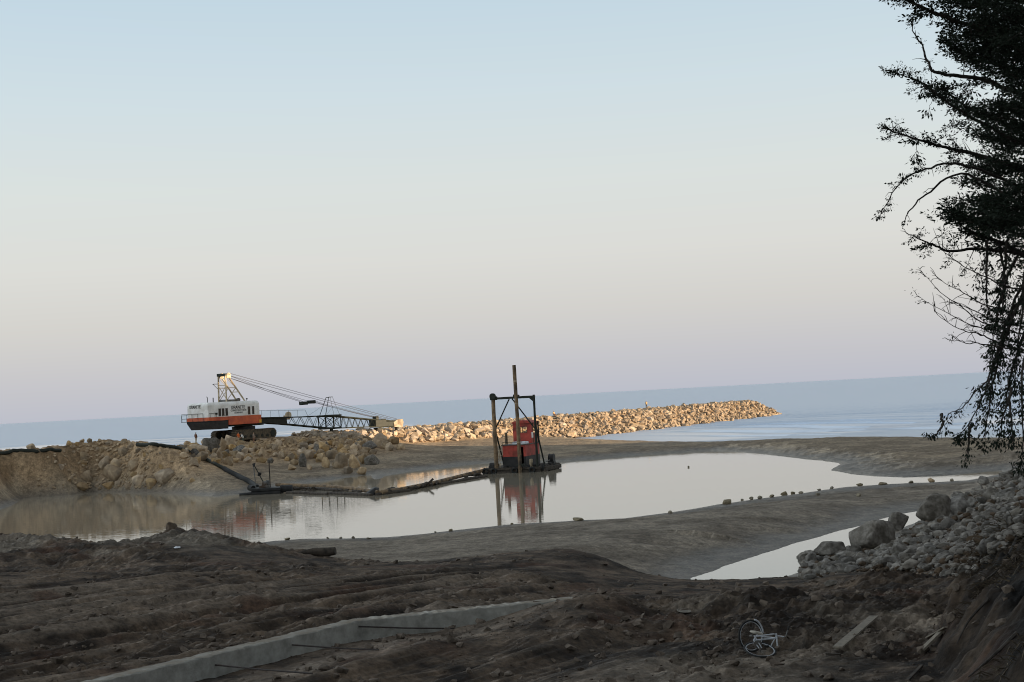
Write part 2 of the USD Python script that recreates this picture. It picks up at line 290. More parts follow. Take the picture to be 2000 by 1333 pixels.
TOE = np.array([(-60, -30), (0, 3.0), (12, 5.0), (22, 6.6), (27, 8.0), (33, 9.5), (37, 11.0), (42, 15.0), (50, 20.5), (70, 31), (100, 43), (150, 63), (200, 92), (222, 110), (238, 160), (247, 300), (300, 900), (900, 1500)], float)
J0, JD = np.array([-30.0, 262.0]), np.array([0.497, 0.868])     # the line of the rubble jetty
JN = np.array([JD[1], -JD[0]])
def jetty_z(x, y):
    s = (x - J0[0]) * JD[0] + (y - J0[1]) * JD[1]; n = (x - J0[0]) * JN[0] + (y - J0[1]) * JN[1]
    s0 = np.clip(s, -10, 199.0); q = np.hypot(np.where((s < -10) | (s > 199.0), s - s0, 0) * np.where(s > 199, .55, 1.0), n)
    return 4.35 - np.maximum(q - 3.2, 0) * .62, s, n
def nz(x, y, k, seed=0, oc=4): return fbm(np.stack([x * k, y * k, np.full_like(x, .37)], -1), oc, seed) - .5

RUT = np.array([0.60, 0.80])
PATCH_DIG = None
def foot_dig(x, y):
    """the dug area inside the concrete footing: 1 inside"""
    return 0.0
FA, FB, FC = G(180, 1335, 4.6)[:2], G(708, 1211, 4.6)[:2], G(1150, 1166, 4.6)[:2]
_a = (FB - FA) / np.linalg.norm(FB - FA); _c = (FC - FB) / np.linalg.norm(FC - FB); _s = np.array([-_a[1], _a[0]]) * .21, np.array([-_c[1], _c[0]]) * .21
FA, FB, FC = FA + _s[0], FB + (_s[0] + _s[1]) * .58, FC + _s[1]
def mudness(x, y):
    n = nz(x, y, .12, 5, 3)
    a = np.interp(x, [-60, -16, -12, -9, -5, 0, 6, 9, 14, 17, 30], [80, 80, 84, 74, 68, 70, 72, 68, 62, 60, 52])
    m = sstep(-4, 3, a - y + n * 12)
    return m
def ground(x, y, fine=True):
    x = np.asarray(x, float); y = np.asarray(y, float)
    w1 = nz(x, y, .35, 11, 3)
    dp = sdist(x, y, pond_poly) + w1 * np.clip(y / 170, .3, 1) * .9; dc = sdist(x, y, creek_poly) + w1 * .7; ds = sdist(x, y, sea_poly)
    z = base(x, y)
    mud = mudness(x, y)
    # the brow the photographer stands on, and its bank on the right
    brow = 8.35 - (8.35 - 4.6) * sstep(3, 19, y + .15 * np.abs(x))
    z = np.where(y < 24, np.maximum(np.where(y < 20, brow, z * sstep(18, 24, y) + brow * (1 - sstep(18, 24, y))), 0), z)
    t = (x - np.interp(y, TOE[:, 0], TOE[:, 1])) * np.where(y < 60, .9, .8)
    t = t + nz(x, y, .45, 21, 4) * 3.2 * sstep(-2.5, 1.0, t)
    bank = np.minimum(np.maximum(t, 0) * (1.15 - .3 * sstep(0, 5, t)), 4.6 + 4 * sstep(40, 120, y)) + (9.0 * sstep(8, 26, t) + 11.5 * sstep(26, 75, t)) * sstep(258, 247, y + .172 * x)
    z = z + bank
    # shores
    zs = np.where(y > 140, 9.0, 10.0)
    k = np.minimum(sstep(0, 1, np.maximum(-dp, 0) / np.where(y > 150, np.where(x < -25, 5.0, 9.0), 11.0)), 1)
    kc = sstep(0, 1, np.maximum(-dc, 0) / np.where(y + .3 * x > 92, 7.0, 9.0)); ks = sstep(0, 1, np.maximum(-ds, 0) / 14.0)
    lift = .09 * np.clip(-np.maximum(np.maximum(dp, dc), ds) * 1.2, 0, 1)
    z = lift + (z - lift) * np.minimum(np.minimum(k, kc), ks)
    jz, s, n = jetty_z(x, y)
    z = np.where(ds > -6, np.maximum(z, jz), np.maximum(z, np.where(s > -9, jz, -9)))
    under = np.maximum(np.maximum(dp, dc), np.where(jz > .1, -1, ds))
    z = np.where(under > 0, -.05 - np.minimum(under * .18, 1.6), z)
    if fine:
        dry = sstep(0, 2.5, -under)
        rough = mud * (.22 + 1.15 * sstep(.44, .62, nz(x, y, .16, 31, 3) + .5))
        r1 = nz(x, y, .9, 41, 5); r2 = nz(x, y, 2.6, 42, 4); r3 = nz(x, y, 6.5, 47, 3)
        a, b = x * RUT[0] + y * RUT[1], x * RUT[1] - y * RUT[0]
        rut = fbm(np.stack([a * .07, b * .95, np.zeros_like(a)], -1), 5, 51) - .5
        left = sstep(6, -3, x) * sstep(64, 52, y) * sstep(24, 30, y); rough = rough * (1 - .62 * left)
        rr = np.abs(r1)
        z = z + dry * rough * (nz(x, y, .33, 40, 4) * 1.0 + r1 * .75 + r2 * .36 + r3 * .16 - rr * .3) * np.where(y < 24, .5, 1) * sstep(-2, 6, 80 - y)
        z = z + dry * mud * left * rut * 1.15
        rip = fbm(np.stack([x * .10 + y * .02, y * .55 - x * .1, np.zeros_like(x)], -1), 4, 61) - .5
        z = z + dry * (1 - mud) * (rip * .34 + nz(x, y, 1.1, 62, 4) * .16) * np.clip(y / 120, .6, 1.3)
        z = z + dry * sstep(.3, 3, t) * (nz(x, y, .8, 71, 4) * 1.5 - np.abs(nz(x, y, 1.3, 74, 4)) * 1.6 + nz(x, y, 2.6, 72, 4) * .9 + nz(x, y, 7.0, 73, 3) * .35) * sstep(60, 45, y)
        far = sstep(160, 176, y) * sstep(2.0, 4.0, z) * sstep(-8, 0, -30 - x + 12)
        z = z + dry * far * (nz(x, y, .30, 81, 5) * 2.6 + nz(x, y, 1.1, 82, 4) * 1.1)
    return z
def dug(x, y):
    """ground with the inside of the footing dug out and levelled"""
    z = ground(x, y)
    def side(p, q):
        d = (q - p) / np.linalg.norm(q - p); return (x - p[0]) * d[1] - (y - p[1]) * d[0]
    i1, i2 = side(FA, FB), side(FB, FC)
    e1 = ((x - FA[0]) * (FB - FA)[0] + (y - FA[1]) * (FB - FA)[1]) / np.linalg.norm(FB - FA); e2 = ((x - FB[0]) * (FC - FB)[0] + (y - FB[1]) * (FC - FB)[1]) / np.linalg.norm(FC - FB)
    m = np.minimum(i1, i2) + .25
    lump = nz(x, y, .8, 91, 4)
    ins = sstep(-.1, .25, m) * sstep(4.6, 1.6, np.minimum(i1, i2) + lump * 3.0) * sstep(8.5, 4.5, e2 + lump * 2)
    zin = 4.10 + .30 * sstep(1.8, 5.0, e2 + lump * 1.5) + nz(x, y, 1.5, 92, 4) * .16 + .06 * np.maximum(np.minimum(i1, i2), 0)
    z = z * (1 - ins) + zin * ins
    # soil heaped against the end of the far leg
    z = z + .26 * np.exp(-(((x - FC[0] + .1) / 1.3) ** 2 + ((y - FC[1] + .9) / .9) ** 2)) + .30 * np.exp(-(((x - FC[0] - .7) / 1.0) ** 2 + ((y - FC[1]) / .9) ** 2))
    # ground outside sits just below the top of the footing
    o = sstep(.45, .0, np.abs(m + .55) - .5)
    lim = sstep(9.5, 6.0, e2)
    out = sstep(-2.2, -.2, m) * sstep(.0, -.12, m) * sstep(6.6, 3.5, e2)
    return np.where(out > 0, z * (1 - out) + np.minimum(z, 4.34 + nz(x, y, 2.0, 93, 3) * .12) * out, z)

# ------------------------------------------------------------------ ground sheet
U = np.concatenate([-np.geomspace(3.2, .40, 34), np.linspace(-.385, .385, 660), np.geomspace(.40, 3.2, 44)])
rows = np.concatenate([np.linspace(-70, 8.5, 26), np.linspace(9, 21.95, 170), 1 / np.linspace(1 / 22.0, 1 / 300.0, 1000), np.linspace(303, 480, 60), np.geomspace(490, 900, 14)])
def wid(y): return np.maximum(y, 0) + 20.0 * np.exp(-np.maximum(y - 22, 0) / 40) + np.maximum(0, -y) * .4
GX = U[None, :] * wid(rows)[:, None]; GY = np.repeat(rows[:, None], len(U), 1)
GZ = dug(GX.ravel(), GY.ravel()).reshape(GX.shape)
hi = RegularGridInterpolator((rows, U), GZ, bounds_error=False, fill_value=None)
def H(x, y):
    x = np.asarray(x, float); y = np.asarray(y, float); return hi(np.stack(np.broadcast_arrays(y, x / wid(y)), -1))
def h1(x, y): return float(H(x, y).ravel()[0])
def hit(px, py, dmin=23.0, dmax=470.0):
    r = ray(px, py); d = dmin * (dmax / dmin) ** (np.arange(1400) / 1399.0)
    x, y, z = EYE[0] + r[0] * d, d, EYE[2] + r[2] * d
    g = np.maximum(H(x, y), 0.0); k = np.nonzero(z <= g)[0]
    if not len(k): return np.array([x[-1], y[-1], z[-1]])
    k = k[0]; return np.array([x[k], y[k], g[k]])
n0, n1 = GX.shape
idx = np.arange(n0 * n1).reshape(n0, n1)
q = np.stack([idx[:-1, :-1], idx[:-1, 1:], idx[1:, 1:], idx[1:, :-1]], -1).reshape(-1, 4)
GF = np.vstack([q[:, [0, 1, 2]], q[:, [0, 2, 3]]])
GVt = np.stack([GX, GY, GZ], -1).reshape(-1, 3)
# what the ground is made of, place by place
x, y, z = GVt.T
mud = mudness(x, y); shore = -np.maximum(np.maximum(sdist(x, y, pond_poly), sdist(x, y, creek_poly)), sdist(x, y, sea_poly))
col = np.empty_like(GVt)
lerp = lambda a, b, t: np.asarray(a) * (1 - t[:, None]) + np.asarray(b) * t[:, None]
n_a, n_b = nz(x, y, .30, 101, 5), nz(x, y, 1.4, 102, 4)
midsand = lerp((.15, .122, .092), (.245, .205, .158), sstep(-.16, .16, n_a))
farsand = lerp((.18, .138, .094), (.30, .235, .16), sstep(-.16, .16, n_a))
mound = lerp((.19, .122, .066), (.40, .275, .16), sstep(-.18, .2, n_a + n_b * .4))
mudc = lerp((.022, .0148, .0100), (.128, .091, .062), sstep(-.17, .2, n_a * .8 + n_b * .7))
a_, b_ = x * RUT[0] + y * RUT[1], x * RUT[1] - y * RUT[0]
pale = sstep(.05, .20, nz(x, y, .22, 103, 4)) * sstep(45, 36, y) * sstep(-2, 3, x)
mudc = lerp(mudc, (.205, .165, .125), pale * .85)
streak = fbm(np.stack([a_ * .07, b_ * .95, np.zeros_like(a_)], -1), 5, 51) - .5
mudc = lerp(mudc, (.175, .135, .10), sstep(.03, .2, streak) * sstep(3, -3, x) * sstep(62, 50, y) * .8)
col = lerp(midsand, farsand, sstep(140, 165, y))
col = lerp(col, mound, sstep(1.0, 3.0, z) * sstep(150, 165, y))
col = lerp(col, mudc, mud)
red = sstep(.06, .2, nz(x, y, .5, 104, 3)) * mud
col = lerp(col, (.08, .041, .025), red * .6)
crest = sstep(66, 71, y) * sstep(-11, -15, x) * mud * sstep(-.06, .12, nz(x, y, .35, 105, 4)); col = lerp(col, (.185, .155, .12), crest * .8)
wet = sstep(.75, .1, z + n_b * .25 + n_a * .3) * (1 - sstep(.35, .9, mud)) * sstep(0, .5, shore + 2) * np.where(y > 260, .3, 1) * np.where(y < 140, sstep(7, 1.5, shore + n_a * 8), 1)
col = lerp(col, np.array((.112, .096, .078)), wet * .75)
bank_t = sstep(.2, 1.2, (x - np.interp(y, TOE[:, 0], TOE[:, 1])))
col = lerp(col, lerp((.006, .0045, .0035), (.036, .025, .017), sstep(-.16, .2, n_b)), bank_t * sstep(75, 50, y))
rub = sstep(0, 3.0, (x - np.interp(y, [50, 62, 72, 84, 98, 112], [17.5, 13.5, 15.0, 22, 29, 36]))) * sstep(46, 56, y) * sstep(125, 100, y)
col = lerp(col, lerp((.06, .05, .042), (.14, .125, .11), sstep(-.2, .2, n_b)), rub * .9)
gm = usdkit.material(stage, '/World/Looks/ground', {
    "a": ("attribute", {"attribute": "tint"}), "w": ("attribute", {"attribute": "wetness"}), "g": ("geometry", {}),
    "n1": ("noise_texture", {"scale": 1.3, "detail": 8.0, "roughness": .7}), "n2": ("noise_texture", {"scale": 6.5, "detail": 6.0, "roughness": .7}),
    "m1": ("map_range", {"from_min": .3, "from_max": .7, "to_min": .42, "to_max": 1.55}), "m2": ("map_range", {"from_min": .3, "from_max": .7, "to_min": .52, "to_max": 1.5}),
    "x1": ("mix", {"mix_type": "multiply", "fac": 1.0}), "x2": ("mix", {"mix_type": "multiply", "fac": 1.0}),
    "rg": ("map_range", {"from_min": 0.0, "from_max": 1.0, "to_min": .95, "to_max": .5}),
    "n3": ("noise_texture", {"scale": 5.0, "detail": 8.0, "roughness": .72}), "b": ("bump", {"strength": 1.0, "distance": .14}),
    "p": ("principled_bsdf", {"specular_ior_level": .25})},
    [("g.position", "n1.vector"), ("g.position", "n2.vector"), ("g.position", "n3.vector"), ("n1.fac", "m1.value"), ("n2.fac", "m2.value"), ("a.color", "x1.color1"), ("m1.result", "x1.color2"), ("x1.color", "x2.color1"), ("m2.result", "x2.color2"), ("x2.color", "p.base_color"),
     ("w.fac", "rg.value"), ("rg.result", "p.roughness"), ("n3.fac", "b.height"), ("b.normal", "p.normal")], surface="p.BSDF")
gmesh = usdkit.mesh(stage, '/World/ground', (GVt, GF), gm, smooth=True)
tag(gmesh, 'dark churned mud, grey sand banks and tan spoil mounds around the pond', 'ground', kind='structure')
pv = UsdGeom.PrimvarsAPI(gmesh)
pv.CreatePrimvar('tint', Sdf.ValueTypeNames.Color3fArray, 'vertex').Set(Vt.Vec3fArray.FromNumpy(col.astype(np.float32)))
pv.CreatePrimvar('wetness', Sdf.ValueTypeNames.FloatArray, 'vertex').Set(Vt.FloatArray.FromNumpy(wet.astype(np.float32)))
used[('/World', 'ground')] = 1

# ------------------------------------------------------------------ water
def flat(poly, z=0.0, grow=1.5):
    p = Polygon(poly).buffer(0).buffer(grow)
    v, f = trimesh.creation.triangulate_polygon(p, engine='earcut')
    f = np.asarray(f); v = np.column_stack([v, np.full(len(v), z)])
    n = np.cross(v[f[:, 1]] - v[f[:, 0]], v[f[:, 2]] - v[f[:, 0]])[:, 2]; f[n < 0] = f[n < 0][:, ::-1]
    return v, f
def water(name, base_c, rough, s1, stretch, dist, ior=1.4, s2=0.0, d2=0.0, foam=False):
    n = {"g": ("geometry", {}), "mp": ("mapping", {"scale": stretch}), "n": ("noise_texture", {"scale": s1, "detail": 3.0, "roughness": .55}),
         "b": ("bump", {"strength": 1.0, "distance": dist}), "p": ("principled_bsdf", {"base_color": base_c, "roughness": rough, "ior": ior, "specular_ior_level": .5})}
    l = [("g.position", "mp.vector"), ("mp.vector", "n.vector"), ("n.fac", "b.height"), ("b.normal", "p.normal")]
    if s2:
        n["n2"] = ("noise_texture", {"scale": s2, "detail": 2.0}); n["b2"] = ("bump", {"strength": 1.0, "distance": d2})
        l += [("mp.vector", "n2.vector"), ("n2.fac", "b2.height"), ("b2.normal", "b.normal")]
    if foam:
        n["fo"] = ("attribute", {"attribute": "foam"}); n["fd"] = ("diffuse_bsdf", {"color": (.8, .8, .8)}); n["fm"] = ("mix_closure", {})
        l += [("fo.fac", "fm.fac"), ("p.BSDF", "fm.closure1"), ("fd.BSDF", "fm.closure2")]
    return usdkit.material(stage, '/World/Looks/' + name, n, l, surface="fm.closure" if foam else "p.BSDF")
pond_m = water('pond_water', (.14, .12, .09), .02, .8, (.30, 1.0, 1.0), .007, 2.5, 3.2, .0016)
creek_m = water('creek_water', (.16, .15, .13), .02, .9, (.35, 1.0, 1.0), .002, 2.5)
tag(usdkit.mesh(stage, '/World/pond', flat(pond_poly), pond_m, smooth=True), 'still pale pond mirroring the dredge and spoil mounds', 'pond', kind='structure')
tag(usdkit.mesh(stage, '/World/creek', flat(creek_poly, 0.0, 1.0), creek_m, smooth=True), 'narrow bright channel of still water before the grey rubble', 'creek', kind='structure')
sea_m = water('sea_water', (.30, .385, .52), .32, .35, (.25, 1.0, 1.0), .30, 1.33, 1.6, .08, True)
# one sheet to the horizon, with low swell in the part close by
su = np.concatenate([-np.geomspace(2.5, .42, 40), np.linspace(-.4, .4, 300), np.geomspace(.42, 2.5, 40)])
sr = np.concatenate([[150, 185], 1 / np.linspace(1 / 195.0, 1 / 1500.0, 560), np.geomspace(1530, 26000, 40)])
SX = su[None, :] * sr[:, None]; SYY = np.repeat(sr[:, None], len(su), 1)
xs, ys = SX.ravel(), SYY.ravel()
dsea = sdist(xs, ys, sea_poly); dcl = np.clip(dsea, -5, 300)
ph = dcl + (fbm(np.stack([xs * .012, ys * .012, 0 * xs], -1), 3, 7) - .5) * 26
amp = .48 * sstep(2, 26, dcl) * sstep(700, 260, ys) * (0.25 + fbm(np.stack([xs * .02, ys * .03, 0 * xs], -1), 3, 9) * 1.3)
right = sstep(20, 60, xs); swell = np.maximum(np.sin(ph / 15.0 * 2 * math.pi), 0) ** 5
zsea = amp * swell * (.35 + .65 * right) + .10 * sstep(10, 60, dcl) * (fbm(np.stack([xs * .07, ys * .16, 0 * xs], -1), 3, 13) - .5) * sstep(1600, 900, ys)
lf = sstep(-20, -60, xs)
zsea = zsea + lf * sstep(380, 420, ys) * sstep(700, 560, ys) * .7 * np.maximum(np.sin((ys + 10 * np.sin(xs * .05)) / 36 * 2 * math.pi), 0) ** 4
foam_v = .55 * lf * sstep(380, 420, ys) * sstep(700, 560, ys) * sstep(.25, .5, np.maximum(np.sin((ys + 10 * np.sin(xs * .05)) / 36 * 2 * math.pi), 0) ** 4) * sstep(.40, .55, fbm(np.stack([xs * .03, ys * .01, 0 * xs], -1), 3, 19))
foam_v = np.maximum(foam_v, .8 * right * sstep(9, 5, dcl) * sstep(0, 2, dcl) * sstep(.42, .6, fbm(np.stack([xs * .05, ys * .05, 0 * xs], -1), 4, 23)))
foam_v = np.maximum(foam_v, sstep(10, 40, xs) * (.42 * sstep(75, 20, dcl) * (.6 + .8 * fbm(np.stack([xs * .02, ys * .06, 0 * xs], -1), 4, 29))))
SV = np.stack([xs, ys, zsea], -1)
a0, a1 = SX.shape; ii = np.arange(a0 * a1).reshape(a0, a1)
qq = np.stack([ii[:-1, :-1], ii[:-1, 1:], ii[1:, 1:], ii[1:, :-1]], -1).reshape(-1, 4)
keep = (dsea[qq] > -8).any(1); qq = qq[keep]; ids, inv = np.unique(qq, return_inverse=True); SV = SV[ids]; foam_v = foam_v[ids]; qq = inv.reshape(qq.shape)
sea = usdkit.mesh(stage, '/World/sea', (SV, np.vstack([qq[:, [0, 1, 2]], qq[:, [0, 2, 3]]])), sea_m, smooth=True)
UsdGeom.PrimvarsAPI(sea).CreatePrimvar('foam', Sdf.ValueTypeNames.FloatArray, 'vertex').Set(Vt.FloatArray.FromNumpy(foam_v.astype(np.float32)))
tag(sea, 'calm grey-blue sea with low swell reaching the tilted horizon', 'sea', kind='structure')

# ------------------------------------------------------------------ rocks
ICO = {k: trimesh.creation.icosphere(k) for k in (0, 1, 2, 3, 4)}
def stone_shape(g, lvl):
    n = {0: 8, 1: 13, 2: 16, 3: 18}.get(lvl, 14)
    p = g.normal(size=(n, 3)); p /= np.linalg.norm(p, axis=1, keepdims=True); p *= g.uniform(.78, 1.0, (n, 1))
    h = ConvexHull(p); f = h.simplices.copy(); q = p[f]; nn = np.cross(q[:, 1] - q[:, 0], q[:, 2] - q[:, 0]); fl = (nn * q.mean(1)).sum(1) < 0; f[fl] = f[fl][:, ::-1]
    used_, inv = np.unique(f, return_inverse=True); return p[used_], inv.reshape(f.shape)
POOL = {k: [stone_shape(np.random.default_rng(40 + 1000 * k + i), k) for i in range(90)] for k in (0, 1)}
def rock(sx, sy, sz, seed, lvl=1, cuts=9, yaw=None, rough=.05):
    """an angular quarry stone: the hull of a few points, its faces roughened for the larger ones"""
    g = np.random.default_rng(seed)
    if lvl < 2:
        v, f = POOL[lvl][seed % 90]; e = g.normal(size=(3, 3)); e, _ = np.linalg.qr(e); e[:, 0] *= np.sign(np.linalg.det(e)); v = v @ e
    else:
        v, f = stone_shape(g, lvl); t = trimesh.Trimesh(v, f, process=False)
        for _ in range(lvl): t = t.subdivide()
        trimesh.smoothing.filter_laplacian(t, .5, iterations=lvl - 1)
        v, f = t.vertices.copy(), t.faces
        v = v * (1 + (fbm(v * 2.2 + seed % 97, 4, seed % 13) - .5)[:, None] * rough * 4 + (fbm(v * 7 + seed % 91, 3, seed % 17) - .5)[:, None] * rough * 1.6)
    v = (v - (v.max(0) + v.min(0)) / 2); v = v / np.abs(v).max(0) * (np.array([sx, sy, sz]) / 2)
    a = g.uniform(0, 2 * math.pi) if yaw is None else yaw
    tl = g.normal(size=2) * (.28 if yaw is None else .08)
    Rm = trimesh.transformations.euler_matrix(tl[0], tl[1], a)[:3, :3]
    return trimesh.Trimesh(v @ Rm.T, f, process=False)
def place_rock(c, sx, sy, sz, seed, lvl=1, sink=.3, yaw=None, cuts=9):
    m = rock(sx, sy, sz, seed, lvl, cuts, yaw); lo, hi_ = m.vertices[:, 2].min(), m.vertices[:, 2].max()
    m.vertices = m.vertices + [c[0], c[1], c[2] - lo - sink * (hi_ - lo)]; return m
seed_n = [1000]
def nxt(): seed_n[0] += 1; return seed_n[0]

# jetty: armour stones piled on the core
stones = []
g = np.random.default_rng(3)
for i in range(4300):
    s = g.uniform(-12, 214); n = g.uniform(-5.5, 11.5)
    if s > 197: n = g.uniform(-9, 9)
    p = J0 + JD * s + JN * n; jz = float(np.ravel(jetty_z(p[0], p[1])[0])[0])
    if jz < -1.1: continue
    size = g.uniform(.55, 1.3) * (1.0 + .55 * g.uniform() ** 6) * (1.2 if s < 40 else 1.0)
    gz_ = max(jz, h1(p[0], p[1]) if s < 40 else -9)
    if s < 40 and n > 6 and jz < h1(p[0], p[1]) - .3: continue
    stones.append((p[0], p[1], gz_ + g.uniform(-.15, .35), size * g.uniform(.9, 1.5), size * g.uniform(.8, 1.1), size * g.uniform(.65, 1.0), n, s))
stones = [t for t in stones if not (t[7] < 14 and abs(t[6]) < 2.5 and t[2] > 5.2)]
rank = sorted(range(len(stones)), key=lambda k: -(stones[k][3] * stones[k][5] / stones[k][1] ** 2) * (1 if stones[k][6] > -1.5 else .05))
rest = []
for r_, k in enumerate(rank):
    X, Y, Z, a, b, c, n, s = stones[k]
    m = place_rock((X, Y, Z), a, b, c, nxt(), 1, .45)
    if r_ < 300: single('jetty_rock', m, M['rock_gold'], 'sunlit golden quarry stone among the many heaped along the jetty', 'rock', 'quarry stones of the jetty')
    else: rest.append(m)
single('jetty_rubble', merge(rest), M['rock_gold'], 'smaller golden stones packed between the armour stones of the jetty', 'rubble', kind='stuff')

def px_rock(px, py, w, h, name, mt, label, group=None, lvl=2, base_py=None, sink=.22, cuts=9, extra=None):
    """a rock whose middle shows at px, py and that is w by h pixels across in the photograph"""
    yy = py + h * .42 if base_py is None else base_py; b = hit(px, yy); far = 208 if px < 345 else 250 if px < 700 else 300
    while b[1] > far and yy < 1000: yy += 2; b = hit(px, yy)
    k = b[1] / FPX * (.8 if name.startswith('shore') else .92 if name == 'bank_boulder' else 1.0); g = np.random.default_rng(int(px * 7 + py * 13))
    m = place_rock(b + np.array([0, w * k * .25, 0]), w * k * 1.06, w * k * g.uniform(.75, 1.0), h * k * 1.3, int(px * 31 + py * 17) % 99991, lvl, sink, yaw=g.uniform(-.35, .35), cuts=cuts)
    return single(name, m, mt, label, 'rock', group, smooth=22)
# left spoil mound
LM = 'tan boulder half buried in the left spoil mound beside the pond'
for t in [(165, 901, 16, 18), (161, 914, 18, 10), (206, 907, 30, 24), (240, 890, 28, 16), (230, 911, 26, 20), (265, 909, 30, 20), (230, 948, 12, 14), (270, 942, 26, 22), (295, 948, 20, 20), (250, 951, 14, 12), (200, 887, 12, 10), (190, 878, 10, 8), (212, 866, 14, 9), (135, 868, 12, 9), (150, 872, 9, 8), (175, 868, 10, 8), (255, 876, 14, 10), (270, 884, 12, 9), (285, 893, 12, 9), (120, 915, 10, 12), (135, 940, 10, 8), (215, 930, 14, 12), (262, 930, 16, 12), (305, 930, 14, 10), (315, 912, 12, 9), (245, 862, 8, 7), (160, 862, 8, 6), (282, 868, 9, 7), (285, 920, 10, 8), (190, 950, 10, 7)]:
    px_rock(*t, 'mound_rock', M['rock_tan'], LM, 'boulders in the left spoil mound')
px_rock(157, 953, 28, 14, 'mound_rock', M['rock_tan'], 'pale wedge-shaped boulder at the waterline below the left spoil mound')
px_rock(166, 934, 24, 22, 'mound_rock', M['rock_tan'], 'square tan boulder standing just above the wedge-shaped waterline boulder')
px_rock(212, 951, 24, 14, 'mound_rock', M['rock_tan'], 'pale pinkish boulder at the water edge under the middle of the spoil mound')
px_rock(222, 928, 48, 34, 'mound_rock', M['rock_tan'], 'biggest tan boulder in the face of the left spoil mound')
px_rock(322, 936, 42, 28, 'mound_rock', M['rock_tan'], 'broad tan boulder at the right foot of the left spoil mound')
px_rock(240, 864, 14, 10, 'mound_rock', M['rock_tan'], 'small pointed boulder on the skyline of the spoil mound, right of its summit')
px_rock(59, 876, 18, 12, 'mound_rock', M['rock_tan'], 'lone pointed boulder on the low ridge at the far left')
px_rock(375, 939, 12, 9, 'mound_rock', M['rock_tan'], 'lone small orange stone on the sand left of the moored float')
g = np.random.default_rng(12); small = []
for i in range(420):
    px, py = g.normal(225, 62), g.uniform(866, 958)
    b = hit(px, py); k = b[1] / FPX; s = g.uniform(3, 8) * k
    if b[1] > 210: continue
    small.append(place_rock(b, s * 1.2, s, s * .8, nxt(), 1, .35))
single('mound_rubble', merge(small), M['rock_tan'], 'small tan stones scattered through the left spoil mound', 'rubble', kind='stuff')
# boulders below the crane
CB = 'tan or grey boulder in the heap below the dragline and its boom'
for t in [(392, 893, 28, 18), (427, 889, 14, 24), (440, 891, 20, 14), (460, 860, 14, 10), (490, 882, 12, 10), (416, 893, 14, 14), (429, 875, 9, 12), (507, 885, 20, 10), (510, 900, 20, 10), (483, 894, 16, 10), (460, 900, 14, 9), (370, 880, 16, 14), (365, 868, 14, 8), (400, 862, 16, 8), (573, 892, 16, 14), (575, 904, 16, 12), (627, 888, 16, 18), (633, 876, 22, 20), (647, 889, 26, 20), (636, 906, 18, 20), (691, 904, 20, 26), (709, 898, 20, 20), (605, 914, 10, 10), (569, 914, 18, 12), (666, 865, 12, 14), (675, 879, 16, 16), (690, 876, 18, 14), (602, 866, 22, 10), (608, 874, 18, 10), (618, 869, 14, 10), (655, 868, 14, 10), (666, 877, 14, 18), (622, 900, 12, 10), (655, 910, 12, 10), (700, 868, 14, 10), (715, 880, 18, 12), (640, 860, 14, 8), (590, 880, 14, 10), (680, 866, 10, 9), (728, 884, 14, 10), (752, 872, 18, 16), (736, 858, 12, 10), (768, 862, 22, 16), (782, 874, 16, 12), (590, 862, 12, 8), (700, 886, 12, 10), (560, 898, 10, 8), (612, 884, 12, 10)]:
    px_rock(*t, 'slope_boulder', M['rock_tan'], CB, 'boulders heaped below the dragline')
px_rock(410, 872, 34, 26, 'slope_boulder', M['rock_grey'], 'large rounded greyish boulder in front of the rear end of the crawler track')
px_rock(446, 868, 24, 28, 'slope_boulder', M['rock_tan'], 'tall right-hand slab of the upright pair in front of the crawler tracks', cuts=5)
px_rock(436, 870, 13, 26, 'slope_boulder', M['rock_tan'], 'narrow left-hand slab of the upright pair in front of the crawler tracks', cuts=5)
px_rock(383, 879, 38, 20, 'slope_boulder', M['rock_tan'], 'low broad boulder below the workman at the left end of the crane')
px_rock(468, 880, 30, 16, 'slope_boulder', M['rock_grey'], 'pale leaning slab right of the upright pair of slabs')
px_rock(591, 902, 15, 26, 'slope_boulder', M['rock_grey'], 'pale egg-shaped boulder standing on end below the boom')
px_rock(604, 889, 20, 18, 'slope_boulder', M['rock_gold'], 'ochre yellow rounded boulder beside the egg-shaped one')
px_rock(664, 904, 28, 28, 'slope_boulder', M['rock_tan'], 'largest angular boulder of the heap below the middle of the boom')
px_rock(727, 900, 30, 20, 'slope_boulder', M['rock_grey'], 'long boulder lying on the sand at the right end of the heap')
px_rock(680, 920, 16, 14, 'slope_boulder', M['rock_tan'], 'left of the two boulders on the sand nearest the pond below the boom')
px_rock(707, 921, 18, 14, 'slope_boulder', M['rock_tan'], 'right of the two boulders on the sand nearest the pond below the boom')
px_rock(720, 872, 32, 18, 'slope_boulder', M['rock_grey'], 'flat grey slab lying askew below the boom tip, left of the sunlit stones')
px_rock(742, 862, 30, 26, 'slope_boulder', M['rock_gold'], 'big sunlit angular stone right under the boom tip')
g = np.random.default_rng(23)
for i in range(110):
    px = g.uniform(352, 775); top = np.interp(px, [350, 400, 560, 700, 780], [874, 872, 862, 858, 850]); py = top + g.uniform(0, 1) ** 1.3 * np.interp(px, [350, 560, 780], [30, 48, 22]); w = g.uniform(8, 17)
    px_rock(px, py, w * g.uniform(1, 1.3), w * g.uniform(.8, 1.1), 'slope_boulder', M['rock_tan'] if g.uniform() < .8 else M['rock_grey'], 'tan or grey boulder in the heap below the dragline and its boom', 'boulders heaped below the dragline', lvl=1)
g = np.random.default_rng(13); small = []
